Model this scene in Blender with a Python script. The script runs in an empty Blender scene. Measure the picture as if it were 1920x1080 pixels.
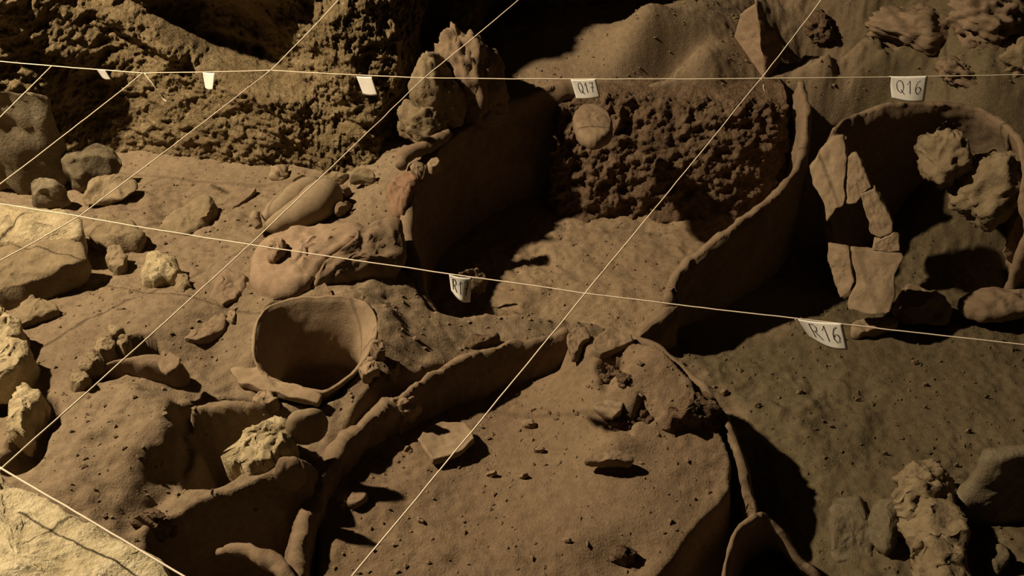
import bpy, math, random
import numpy as np

# ------------------------------------------------------------------ camera, world, lamp, exposure
CAMH, PITCH, FPX = 1.7, math.radians(38.0), 1850.0
scene = bpy.context.scene
COL = scene.collection
cam_d = bpy.data.cameras.new('camera')
cam_d.sensor_width = 36.0
cam_d.lens = FPX / 1920.0 * 36.0
cam_d.clip_start = 0.02
cam = bpy.data.objects.new('camera', cam_d)
cam.location = (0, 0, CAMH)
cam.rotation_euler = (math.pi / 2 - PITCH, 0, 0)
COL.objects.link(cam)
scene.camera = cam

world = bpy.data.worlds.new('cave_dark')
scene.world = world
world.use_nodes = True
world.node_tree.nodes['Background'].inputs[0].default_value = (1.0, 0.78, 0.5, 1)
world.node_tree.nodes['Background'].inputs[1].default_value = 0.009

LAMP = (-2.35, 2.06, 2.80)
ld = bpy.data.lights.new('work_lamp', 'POINT')
ld.energy = 770.0
ld.color = (1.0, 0.81, 0.56)
ld.shadow_soft_size = 0.05
lo = bpy.data.objects.new('work_lamp', ld)
lo.location = LAMP
COL.objects.link(lo)

vs = scene.view_settings
vs.view_transform = 'Standard'
vs.look = 'None'
vs.exposure = 0.0
vs.gamma = 1.0
vs.use_curve_mapping = False

# ------------------------------------------------------------------ picture geometry helpers
FW = np.array([0, math.cos(PITCH), -math.sin(PITCH)])
UP = np.array([0, math.sin(PITCH), math.cos(PITCH)])
RT = np.array([1.0, 0, 0])
CAM = np.array([0, 0, CAMH])


def ray(px, py):
    return (px - 960.0) / FPX * RT + (540.0 - py) / FPX * UP + FW


def P(px, py, z):
    d = ray(px, py)
    return CAM + d * ((z - CAMH) / d[2])


def PY(px, py, y):
    d = ray(px, py)
    return CAM + d * (y / d[1])


# ------------------------------------------------------------------ noise
def _hash(ix, iy, iz, seed):
    h = (ix.astype(np.int64) * 374761393 + iy.astype(np.int64) * 668265263
         + iz.astype(np.int64) * 2147483647 + seed * 1274126177) & 0xFFFFFFFF
    h = ((h ^ (h >> 13)) * 1274126177) & 0xFFFFFFFF
    h = ((h ^ (h >> 16)) * 2246822519) & 0xFFFFFFFF
    return ((h ^ (h >> 15)) & 0xFFFFFF) / float(0xFFFFFF) * 2.0 - 1.0


def vnoise(p, seed=0):
    f = np.floor(p)
    i = f.astype(np.int64)
    t = p - f
    t = t * t * t * (t * (t * 6 - 15) + 10)
    out = 0
    for dx in (0, 1):
        wx = t[:, 0] if dx else 1 - t[:, 0]
        for dy in (0, 1):
            wy = t[:, 1] if dy else 1 - t[:, 1]
            for dz in (0, 1):
                wz = t[:, 2] if dz else 1 - t[:, 2]
                out = out + wx * wy * wz * _hash(i[:, 0] + dx, i[:, 1] + dy, i[:, 2] + dz, seed)
    return out


def vnoise2(x, y, seed=0):
    fx, fy = np.floor(x), np.floor(y)
    ix, iy = fx.astype(np.int64), fy.astype(np.int64)
    tx, ty = x - fx, y - fy
    tx = tx * tx * (3 - 2 * tx)
    ty = ty * ty * (3 - 2 * ty)
    z = np.zeros_like(ix)
    a = _hash(ix, iy, z, seed)
    b = _hash(ix + 1, iy, z, seed)
    c = _hash(ix, iy + 1, z, seed)
    d = _hash(ix + 1, iy + 1, z, seed)
    return (a * (1 - tx) + b * tx) * (1 - ty) + (c * (1 - tx) + d * tx) * ty


def fbm2(x, y, s, octv=4, seed=0, gain=0.5):
    o, a, k = 0, 1.0, 0.0
    for q in range(octv):
        f = 2.03 ** q / s
        # rotate each octave so that the lattice never shows
        ca, sa = math.cos(0.7 * q + 0.4), math.sin(0.7 * q + 0.4)
        o = o + a * vnoise2((x * ca - y * sa) * f + 17.3 * q, (x * sa + y * ca) * f + 9.1 * q, seed + q)
        a *= gain
    return o


def fbm3(p, s, octv=3, seed=0, gain=0.5):
    o, a = 0, 1.0
    R = np.array([[0.8, -0.36, 0.48], [0.6, 0.48, -0.64], [0.0, 0.8, 0.6]])
    q = p / s
    for k in range(octv):
        o = o + a * vnoise(q, seed + k * 7)
        a *= gain
        q = (q @ R.T) * 2.03 + 5.7
    return o


def smooth(a, b, x):
    t = np.clip((x - a) / (b - a + 1e-12), 0, 1)
    return t * t * (3 - 2 * t)


# ------------------------------------------------------------------ curves
def crom(pts, n, closed=False):
    p = np.asarray(pts, float)
    k = len(p)
    if closed:
        t = np.linspace(0, k, n, endpoint=False)
        i = np.floor(t).astype(int)
        f = (t - i)[:, None]
        p0, p1, p2, p3 = p[(i - 1) % k], p[i % k], p[(i + 1) % k], p[(i + 2) % k]
    else:
        t = np.linspace(0, k - 1, n)
        i = np.minimum(np.floor(t).astype(int), k - 2)
        f = (t - i)[:, None]
        e = np.vstack([2 * p[0] - p[1], p, 2 * p[-1] - p[-2]])
        p0, p1, p2, p3 = e[i], e[i + 1], e[i + 2], e[i + 3]
    return 0.5 * (2 * p1 + (p2 - p0) * f + (2 * p0 - 5 * p1 + 4 * p2 - p3) * f ** 2
                  + (3 * p1 - p0 - 3 * p2 + p3) * f ** 3)


def chaikin(p, it):
    for _ in range(it):
        q = np.roll(p, -1, 0)
        p = np.stack([p * 0.75 + q * 0.25, p * 0.25 + q * 0.75], 1).reshape(-1, p.shape[1])
    return p


def resample(p, n):
    q = np.vstack([p, p[:1]])
    d = np.concatenate([[0], np.cumsum(np.hypot(*(np.diff(q[:, :2], axis=0).T)))])
    t = np.linspace(0, d[-1], n, endpoint=False)
    return np.stack([np.interp(t, d, q[:, k]) for k in range(q.shape[1])], 1)


# ------------------------------------------------------------------ object helpers
ORIGIN = {}


def props(o, label=None, cat=None, group=None, kind=None):
    if label:
        o['label'] = label
    if cat:
        o['category'] = cat
    if group:
        o['group'] = group
    if kind:
        o['kind'] = kind
    return o


def thing(name, label, cat, loc, group=None):
    o = bpy.data.objects.new(name, None)
    o.empty_display_size = 0.05
    COL.objects.link(o)
    o.location = loc
    ORIGIN[o] = np.asarray(loc, float)
    return props(o, label, cat, group)


def make(name, V, faces, mat, parent=None, smooth_sh=True):
    V = np.asarray(V, float)
    lo_, hi_ = V.min(0), V.max(0)
    org = np.array([(lo_[0] + hi_[0]) / 2, (lo_[1] + hi_[1]) / 2, lo_[2]])
    me = bpy.data.meshes.new(name)
    L = V - org
    if isinstance(faces, np.ndarray):
        k = faces.shape[1]
        me.vertices.add(len(L))
        me.vertices.foreach_set('co', L.astype(np.float32).ravel())
        me.loops.add(faces.size)
        me.loops.foreach_set('vertex_index', faces.astype(np.int32).ravel())
        me.polygons.add(len(faces))
        me.polygons.foreach_set('loop_start', np.arange(0, faces.size, k, dtype=np.int32))
        me.update(calc_edges=True)
    else:
        me.from_pydata(L.tolist(), [], faces)
        me.update()
    me.polygons.foreach_set('use_smooth', np.full(len(me.polygons), smooth_sh))
    me.materials.append(mat)
    o = bpy.data.objects.new(name, me)
    COL.objects.link(o)
    if parent is not None:
        o.parent = parent
        o.location = org - ORIGIN[parent]
    else:
        o.location = org
    ORIGIN[o] = org
    return o


def gridfaces(nr, nc, wrap=False):
    r = np.arange(nr - 1)[:, None]
    c = np.arange(nc if wrap else nc - 1)[None, :]
    c2 = (c + 1) % nc
    return np.stack([r * nc + c, r * nc + c2, (r + 1) * nc + c2, (r + 1) * nc + c], -1).reshape(-1, 4)


# ------------------------------------------------------------------ materials
def ramp(nt, pos_col):
    n = nt.nodes.new('ShaderNodeValToRGB')
    e = n.color_ramp.elements
    while len(e) < len(pos_col):
        e.new(0.5)
    for k, (p, c) in enumerate(pos_col):
        e[k].position = p
        e[k].color = (*c, 1)
    return n


def earth_mat(name, dark, mid, light, s1=5.0, s2=45.0, bump=0.5, bscale=160.0, bdist=0.006, rough=0.95, speck=None, tone=False):
    m = bpy.data.materials.new(name)
    m.use_nodes = True
    nt = m.node_tree
    b = nt.nodes['Principled BSDF']
    b.inputs['Roughness'].default_value = rough
    b.inputs['Specular IOR Level'].default_value = 0.15
    geo = nt.nodes.new('ShaderNodeNewGeometry')

    def noise(sc, det=5.0, ro=0.6):
        n = nt.nodes.new('ShaderNodeTexNoise')
        n.inputs['Scale'].default_value = sc
        n.inputs['Detail'].default_value = det
        n.inputs['Roughness'].default_value = ro
        nt.links.new(geo.outputs['Position'], n.inputs['Vector'])
        return n
    n1, n2, n3 = noise(s1), noise(s2, 6.0, 0.7), noise(bscale, 4.0, 0.65)
    mx = nt.nodes.new('ShaderNodeMix')
    mx.inputs[0].default_value = 0.55
    nt.links.new(n1.outputs[0], mx.inputs[2])
    nt.links.new(n2.outputs[0], mx.inputs[3])
    r = ramp(nt, [(0.34, dark), (0.5, mid), (0.66, light)])
    nt.links.new(mx.outputs[0], r.inputs[0])
    col = r.outputs[0]
    if speck:
        n4 = noise(speck[0], 3.0, 0.6)
        rs = ramp(nt, [(speck[2], (0, 0, 0)), (speck[2] + 0.06, (1, 1, 1))])
        nt.links.new(n4.outputs[0], rs.inputs[0])
        mc = nt.nodes.new('ShaderNodeMix')
        mc.data_type = 'RGBA'
        nt.links.new(rs.outputs[0], mc.inputs[0])
        nt.links.new(col, mc.inputs[6])
        mc.inputs[7].default_value = (*speck[1], 1)
        col = mc.outputs[2]
    if tone:                      # tints the earth by region: darker right floor, redder fill, paler jar floor
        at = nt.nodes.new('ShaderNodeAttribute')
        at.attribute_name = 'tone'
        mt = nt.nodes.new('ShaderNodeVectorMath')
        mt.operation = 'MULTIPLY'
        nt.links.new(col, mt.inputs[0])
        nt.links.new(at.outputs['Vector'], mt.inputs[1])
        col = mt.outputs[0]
    nt.links.new(col, b.inputs['Base Color'])
    ad = nt.nodes.new('ShaderNodeMath')
    ad.operation = 'ADD'
    nt.links.new(n2.outputs[0], ad.inputs[0])
    nt.links.new(n3.outputs[0], ad.inputs[1])
    bp = nt.nodes.new('ShaderNodeBump')
    bp.inputs['Strength'].default_value = bump
    bp.inputs['Distance'].default_value = bdist
    nt.links.new(ad.outputs[0], bp.inputs['Height'])
    nt.links.new(bp.outputs[0], b.inputs['Normal'])
    return m


def plain_mat(name, c, rough=0.8, bump=0.15, bscale=400.0):
    return earth_mat(name, tuple(v * 0.85 for v in c), c, tuple(min(1, v * 1.12) for v in c), 30, 200, bump, bscale, 0.001, rough)


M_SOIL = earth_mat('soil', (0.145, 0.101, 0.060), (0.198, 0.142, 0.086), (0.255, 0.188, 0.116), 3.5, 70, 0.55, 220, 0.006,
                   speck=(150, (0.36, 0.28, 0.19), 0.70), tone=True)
M_DARKSOIL = earth_mat('packed_sediment', (0.085, 0.052, 0.030), (0.150, 0.096, 0.056), (0.215, 0.145, 0.088), 14, 60, 0.9, 150, 0.010)
M_CLAY = earth_mat('fired_clay', (0.148, 0.100, 0.061), (0.195, 0.135, 0.083), (0.240, 0.170, 0.106), 6, 55, 0.35, 260, 0.004)
M_PALECLAY = earth_mat('pale_clay', (0.200, 0.140, 0.085), (0.255, 0.182, 0.112), (0.310, 0.228, 0.145), 7, 60, 0.35, 260, 0.004)
M_PINKCLAY = earth_mat('pink_clay', (0.195, 0.132, 0.082), (0.255, 0.175, 0.110), (0.315, 0.222, 0.142), 7, 60, 0.35, 260, 0.004)
M_REDCLAY = earth_mat('red_clay', (0.160, 0.092, 0.054), (0.200, 0.118, 0.070), (0.240, 0.148, 0.090), 9, 70, 0.35, 260, 0.004)
M_STONE = earth_mat('limestone', (0.150, 0.108, 0.060), (0.205, 0.152, 0.088), (0.270, 0.205, 0.122), 6, 40, 0.5, 140, 0.007)
M_PALESTONE = earth_mat('pale_limestone', (0.230, 0.178, 0.098), (0.360, 0.285, 0.165), (0.520, 0.430, 0.270), 6, 40, 0.6, 120, 0.008)
M_BOULDER = earth_mat('weathered_limestone', (0.28, 0.225, 0.125), (0.45, 0.375, 0.225), (0.66, 0.58, 0.40), 9, 40, 0.7, 90, 0.010)
M_GREYSTONE = earth_mat('grey_stone', (0.105, 0.080, 0.047), (0.150, 0.118, 0.072), (0.210, 0.172, 0.110), 7, 40, 0.5, 140, 0.007)
M_SMOOTHSTONE = earth_mat('smooth_pebble', (0.180, 0.130, 0.078), (0.225, 0.165, 0.100), (0.265, 0.200, 0.125), 6, 90, 0.12, 300, 0.002)
M_ROCKWALL = earth_mat('cave_rock', (0.090, 0.062, 0.029), (0.185, 0.132, 0.066), (0.320, 0.240, 0.132), 7, 38, 1.0, 90, 0.016,
                       speck=(60, (0.40, 0.32, 0.20), 0.66))
M_STRING = plain_mat('cotton_string', (0.85, 0.73, 0.56), 0.9)
M_PAPER = plain_mat('paper', (0.80, 0.77, 0.70), 0.7, 0.05)
M_INK = plain_mat('ink', (0.02, 0.018, 0.018), 0.6, 0.0)


# ------------------------------------------------------------------ terrain
X0, X1, Y0, Y1, DS = -2.3, 2.3, 0.62, 4.0, 0.0056
gx = np.arange(X0, X1, DS)
gy = np.arange(Y0, Y1, DS)
GX, GY = np.meshgrid(gx, gy)


class RBF:
    def __init__(self, pts, reg=0.002):
        w = np.array([P(*p) for p in pts])
        self.c = w[:, :2]
        n = len(w)
        d = np.hypot(*(self.c[:, None] - self.c[None]).transpose(2, 0, 1))
        K = self.k(d) + np.eye(n) * reg
        A = np.zeros((n + 3, n + 3))
        A[:n, :n] = K
        A[:n, n] = 1
        A[:n, n + 1:] = self.c
        A[n:, :n] = A[:n, n:].T
        self.s = np.linalg.solve(A, np.concatenate([w[:, 2], [0, 0, 0]]))

    @staticmethod
    def k(d):
        return np.where(d > 0, d * d * np.log(np.maximum(d, 1e-9)), 0)

    def __call__(self, X, Y):
        n = len(self.c)
        out = self.s[n] + self.s[n + 1] * X + self.s[n + 2] * Y
        for i in range(n):
            out = out + self.s[i] * self.k(np.hypot(X - self.c[i, 0], Y - self.c[i, 1]))
        return out


BASE = [
    # floor on the right
    (1320, 690, 0), (1480, 690, 0), (1600, 680, 0), (1760, 680, 0), (1900, 690, 0.01), (1480, 790, 0), (1650, 780, 0), (1820, 790, 0.01),
    (1950, 860, 0.02), (1650, 880, 0.01), (1650, 1070, 0.0), (1480, 960, -0.01), (1900, 1070, 0.02), (1420, 1070, -0.02), (2150, 800, 0.03),
    (1700, 610, 0), (1850, 560, 0.0), (1400, 640, 0), (1550, 580, 0), (1600, 420, 0.02), (1580, 330, 0.06), (1900, 480, 0.02),
    (1300, 1150, 0.0), (1700, 1200, 0.0),
    # slope between the two big jars and around the small jar
    (800, 690, 0.232), (760, 620, 0.255), (720, 650, 0.265), (755, 700, 0.245), (840, 592, 0.185), (720, 560, 0.27), (900, 640, 0.165), (980, 632, 0.135), (1040, 622, 0.12),
    (460, 600, 0.29), (400, 650, 0.275), (420, 720, 0.255), (700, 725, 0.25), (520, 540, 0.30), (640, 500, 0.30), (700, 440, 0.30),
    (740, 380, 0.30), (760, 320, 0.32), (620, 750, 0.245), (560, 780, 0.23), (650, 778, 0.235), (600, 845, 0.21), (555, 960, 0.17), (535, 1060, 0.16),
    # left
    (300, 450, 0.24), (380, 400, 0.21), (250, 400, 0.24), (400, 340, 0.18), (300, 335, 0.18), (560, 335, 0.20), (650, 375, 0.26),
    (430, 480, 0.26), (100, 560, 0.31), (200, 560, 0.31), (300, 540, 0.31), (100, 640, 0.33), (350, 580, 0.33), (80, 700, 0.33), (60, 760, 0.31),
    (60, 480, 0.28), (0, 420, 0.25), (100, 380, 0.21), (200, 330, 0.18), (-200, 500, 0.3), (-200, 800, 0.35), (-200, 1050, 0.40),
    (400, 740, 0.26), (100, 800, 0.33), (300, 690, 0.30), (240, 960, 0.285), (160, 960, 0.31), (100, 930, 0.32), (320, 880, 0.265), (300, 1030, 0.26), (440, 1070, 0.21),
    (200, 1180, 0.35), (500, 1200, 0.18), (900, 1200, 0.1),
    # back slope
    (860, 180, 0.35), (950, 130, 0.385), (1050, 90, 0.415), (1160, 110, 0.41), (1290, 50, 0.49), (1150, 30, 0.46), (1360, 110, 0.41), (1460, 130, 0.36),
    (1260, 155, 0.365), (1250, -60, 0.52), (1050, 20, 0.46), (900, 60, 0.42), (1400, 20, 0.46),
    (1620, 40, 0.50), (1800, 50, 0.52), (1560, 90, 0.44), (1850, 150, 0.44), (1700, 120, 0.40), (1600, 170, 0.22), (1560, 220, 0.16), (1900, 170, 0.42), (2050, 200, 0.40),
    (1600, -40, 0.52), (1850, -60, 0.56), (1980, 20, 0.55), (2200, 300, 0.35), (2100, 500, 0.1), (1000, -120, 0.55), (1500, -160, 0.60), (600, 100, 0.30), (300, 100, 0.25),
]
FILL = [
    (1000, 760, 0.13), (860, 790, 0.145), (760, 795, 0.165), (700, 930, 0.168), (640, 1050, 0.165), (720, 850, 0.168), (900, 1050, 0.13), (900, 900, 0.135), (1100, 1000, 0.14),
    (1180, 930, 0.15), (1200, 870, 0.155), (1150, 1080, 0.12), (1050, 850, 0.13), (1060, 690, 0.16), (1090, 730, 0.175), (1080, 650, 0.20), (1180, 660, 0.21),
    (1230, 690, 0.215), (1290, 730, 0.215), (1330, 790, 0.20), (1180, 760, 0.19), (1260, 800, 0.18), (1230, 840, 0.155), (1370, 900, 0.14), (1300, 930, 0.14), (1260, 1040, 0.12), (900, 740, 0.125), (1020, 690, 0.13), (800, 765, 0.15),
]
rb, rf = RBF(BASE), RBF(FILL)
H = rb(GX, GY)


def world_poly(poly, z):
    return np.array([P(p[0], p[1], p[2] if len(p) > 2 else z)[:2] for p in poly])


def sdf(poly, X, Y):
    """negative inside"""
    d = np.full(X.shape, 1e9)
    ins = np.zeros(X.shape, bool)
    n = len(poly)
    for i in range(n):
        a, b = poly[i], poly[(i + 1) % n]
        ex, ey = b - a
        wx, wy = X - a[0], Y - a[1]
        t = np.clip((wx * ex + wy * ey) / (ex * ex + ey * ey + 1e-12), 0, 1)
        d = np.minimum(d, (wx - ex * t) ** 2 + (wy - ey * t) ** 2)
        c = ((a[1] > Y) != (b[1] > Y)) & (X < (b[0] - a[0]) * (Y - a[1]) / (b[1] - a[1] + 1e-12) + a[0])
        ins ^= c
    d = np.sqrt(d)
    return np.where(ins, -d, d)


def region(pw, m=0.25):
    i0 = max(0, int((pw[:, 1].min() - m - Y0) / DS))
    i1 = min(len(gy), int((pw[:, 1].max() + m - Y0) / DS) + 2)
    j0 = max(0, int((pw[:, 0].min() - m - X0) / DS))
    j1 = min(len(gx), int((pw[:, 0].max() + m - X0) / DS) + 2)
    return slice(i0, i1), slice(j0, j1)


def feat(poly, zt, w_in, w_out, mode='set', z=None, jit=0.012, js=0.06, seed=1, rnd=1):
    """raise / sink the ground inside an outline; z = height at which the outline was read"""
    zz = z if z is not None else (zt if not callable(zt) else 0.2)
    p3 = [(p[0], p[1], p[2] if len(p) > 2 else zz) for p in poly]
    pw = world_poly(p3, zz)
    pw = chaikin(pw, rnd)
    I, J = region(pw)
    X, Y = GX[I, J], GY[I, J]
    s = sdf(pw, X, Y) + jit * fbm2(X, Y, js, 3, seed)
    w = 1 - smooth(-w_in, w_out, s)
    t = zt(X, Y) if callable(zt) else zt
    h = H[I, J]
    if mode == 'max':
        t = np.maximum(t, h)
    elif mode == 'min':
        t = np.minimum(t, h)
    H[I, J] = h * (1 - w) + t * w


def bump(px, py, z, rx, ry, amp, rot=0.0, p=2):
    c = P(px, py, z)
    ca, sa = math.cos(rot), math.sin(rot)
    X, Y = GX - c[0], GY - c[1]
    u = (X * ca + Y * sa) / rx
    v = (-X * sa + Y * ca) / ry
    global H
    H = H + amp * np.exp(-(u * u + v * v) ** (p / 2))


# flat earth block at lower left with its steep shaded flank
feat([(85, 745), (180, 726), (270, 728), (332, 765), (325, 805), (268, 842), (225, 890), (170, 942), (110, 930), (40, 900), (60, 830)],
     0.335, 0.03, 0.06, 'max', seed=3)
# curved ridge in front of the pit
feat([(262, 985), (300, 950), (335, 912), (400, 905), (440, 888), (500, 875), (545, 850), (575, 862), (560, 905), (500, 928), (420, 948), (350, 962), (300, 990)],
     0.285, 0.02, 0.05, 'set', seed=5)
# hollow under the ridge
feat([(300, 1015), (345, 985), (430, 962), (505, 935), (560, 905), (572, 960), (560, 1010), (548, 1062), (480, 1046), (410, 1040), (385, 1078), (340, 1060)],
     0.02, 0.02, 0.03, 'min', z=0.27, seed=6)
# pit with stones round it
feat([(352, 800), (385, 775), (450, 765), (525, 765), (505, 800), (440, 815), (420, 850), (446, 884), (405, 908), (362, 905), (375, 850)],
     0.0, 0.015, 0.03, 'min', z=0.25, jit=0.006, seed=7)
feat([(335, 762), (400, 742), (480, 738), (525, 755), (470, 764), (395, 768), (345, 790)], 0.29, 0.015, 0.03, 'max', seed=8)
feat([(322, 890), (330, 830), (345, 800), (360, 800), (372, 850), (362, 895)], 0.25, 0.012, 0.03, 'max', seed=9)
# mouth of the buried pot on the left
feat([(158, 716), (180, 676), (222, 650), (282, 634), (296, 654), (265, 682), (222, 702), (185, 722)], 0.08, 0.006, 0.012, 'min', z=0.31, jit=0.004, seed=10)
# ground banked up against the small jar's rim, then its interior
RSP = [(474, 655, 0.295), (478, 615, 0.307), (496, 580, 0.317), (534, 562, 0.32), (592, 556, 0.32), (650, 556, 0.32), (690, 570, 0.315), (706, 602, 0.305),
       (697, 650, 0.287), (662, 699, 0.27), (612, 732, 0.258), (556, 725, 0.256), (506, 709, 0.262), (482, 686, 0.277)]
_rw = np.array([P(*p) for p in RSP])
_A = np.linalg.lstsq(np.c_[_rw[:, :2], np.ones(len(_rw))], _rw[:, 2], rcond=None)[0]
feat(RSP, lambda X, Y: _A[0] * X + _A[1] * Y + _A[2] - 0.012, 0.0, 0.10, 'max', jit=0.004, seed=19)
feat([(485, 660), (492, 610), (515, 580), (560, 575), (640, 572), (690, 590), (690, 620), (670, 665), (610, 715), (550, 712), (500, 700)],
     -0.05, 0.012, 0.012, 'min', z=0.295, jit=0.002, seed=11)
# dark gaps between the stones at far lower left
feat([(-20, 725), (45, 700), (38, 740), (20, 760), (-20, 760)], 0.2, 0.01, 0.02, 'min', z=0.33, seed=12)
feat([(5, 870), (40, 800), (70, 780), (85, 740), (95, 790), (70, 850), (30, 875)], 0.22, 0.015, 0.02, 'min', z=0.34, seed=13)

# big storage jar: floor of its inside
LRIM = [(812, 600, 0.17), (790, 545, 0.22), (772, 480, 0.26), (762, 420, 0.29), (772, 350, 0.315), (800, 300, 0.33), (850, 250, 0.34), (920, 203, 0.355), (1000, 170, 0.37), (1080, 150, 0.38)]
RRIM = [(1500, 152, 0.38), (1512, 210, 0.36), (1502, 290, 0.33), (1470, 345, 0.31), (1400, 405, 0.28), (1335, 452, 0.25), (1282, 495, 0.215), (1258, 538, 0.18), (1262, 568, 0.14), (1195, 622, 0.09)]
JAR_POLY = LRIM + RRIM + [(1120, 618, 0.06), (1045, 612, 0.08), (960, 606, 0.11), (890, 595, 0.15)]
feat(JAR_POLY, lambda X, Y: 0.035 + 0.02 * smooth(2.3, 1.9, Y), 0.012, 0.012, 'set', jit=0.003, seed=14, rnd=0)
bump(950, 588, 0.07, 0.08, 0.02, 0.03, -0.3)
# fill of the second big jar, and the drop beyond it
J2 = [(1065, 628, 0.20), (1050, 660, 0.2), (900, 700, 0.16), (790, 752, 0.15), (735, 772, 0.14), (690, 820, 0.13), (635, 900, 0.13), (602, 990, 0.13), (590, 1150, 0.13),
      (1180, 1180, 0.12), (1245, 1080, 0.12), (1320, 975, 0.15), (1378, 915, 0.14), (1380, 860, 0.16), (1350, 790, 0.195), (1300, 716, 0.21), (1230, 655, 0.215), (1150, 628, 0.21)]
feat(J2, lambda X, Y: rf(X, Y), 0.012, 0.014, 'set', jit=0.004, seed=15, rnd=0)
# undercut rough hollow below the clod in the fill
feat([(1118, 722), (1128, 698), (1160, 694), (1172, 710), (1148, 720), (1130, 735)], 0.165, 0.02, 0.02, 'min', z=0.18, jit=0.015, js=0.03, seed=17)
feat([(1142, 790), (1175, 780), (1210, 770), (1225, 795), (1185, 800), (1160, 806)], 0.15, 0.015, 0.02, 'min', z=0.17, jit=0.015, js=0.03, seed=18)
bump(1150, 838, 0.16, 0.05, 0.03, 0.02)
bump(1170, 1040, 0.13, 0.05, 0.04, -0.025)

# swelling on the back slope with a gully below it
bump(1205, 72, 0.45, 0.09, 0.07, 0.085, 0.35)
bump(1250, 112, 0.41, 0.11, 0.032, -0.10, 0.35)
bump(1330, 120, 0.41, 0.06, 0.05, 0.03)
bump(1210, 700, 0.20, 0.12, 0.05, 0.02, 0.5)
bump(1110, 690, 0.19, 0.03, 0.06, 0.012, 0.2)
bump(1560, 130, 0.42, 0.17, 0.05, -0.14)
bump(1650, 100, 0.44, 0.12, 0.03, 0.05, 0.2)

rough = 0.010 * fbm2(GX, GY, 0.20, 3, 40) + 0.0060 * fbm2(GX, GY, 0.06, 3, 50, 0.6) + 0.0026 * fbm2(GX, GY, 0.016, 2, 60)
H = H + rough * (0.75 + 0.5 * vnoise2(GX * 4, GY * 4, 70))


H = H + (0.045 * (0.4 - np.abs(fbm2(GX, GY, 0.18, 3, 90, 0.5))) + 0.016 * fbm2(GX, GY, 0.05, 3, 95, 0.6)) * smooth(0.75, 1.0, GX) * smooth(2.45, 2.7, GY)


def hz(x, y):
    j = np.clip((x - X0) / DS, 0, len(gx) - 1.001)
    i = np.clip((y - Y0) / DS, 0, len(gy) - 1.001)
    a, b = int(i), int(j)
    u, v = i - a, j - b
    return (H[a, b] * (1 - v) + H[a, b + 1] * v) * (1 - u) + (H[a + 1, b] * (1 - v) + H[a + 1, b + 1] * v) * u


def PT(px, py):
    """where the view line through a picture point meets the ground"""
    d = ray(px, py)
    t = 0.8
    while t < 6:
        p = CAM + d * t
        if hz(p[0], p[1]) >= p[2]:
            break
        t += 0.004
    p = CAM + d * t
    return np.array([p[0], p[1], hz(p[0], p[1])])


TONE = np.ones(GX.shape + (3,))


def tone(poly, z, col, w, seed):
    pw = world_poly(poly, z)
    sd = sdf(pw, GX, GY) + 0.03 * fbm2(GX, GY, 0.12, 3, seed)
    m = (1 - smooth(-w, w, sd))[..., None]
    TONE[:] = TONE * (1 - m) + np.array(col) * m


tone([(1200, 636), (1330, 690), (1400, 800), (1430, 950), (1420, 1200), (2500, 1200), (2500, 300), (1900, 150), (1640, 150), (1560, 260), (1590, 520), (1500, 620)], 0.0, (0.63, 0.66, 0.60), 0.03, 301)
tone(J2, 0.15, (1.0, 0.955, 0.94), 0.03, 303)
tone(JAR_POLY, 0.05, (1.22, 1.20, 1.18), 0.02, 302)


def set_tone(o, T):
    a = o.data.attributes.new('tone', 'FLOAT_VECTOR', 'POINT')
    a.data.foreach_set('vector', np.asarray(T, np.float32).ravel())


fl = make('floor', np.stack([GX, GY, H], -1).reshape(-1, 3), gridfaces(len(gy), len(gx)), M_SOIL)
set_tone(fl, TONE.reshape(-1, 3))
props(fl, 'brown earth floor of the cave dig with trenches and pits', 'floor', kind='structure')


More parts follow.
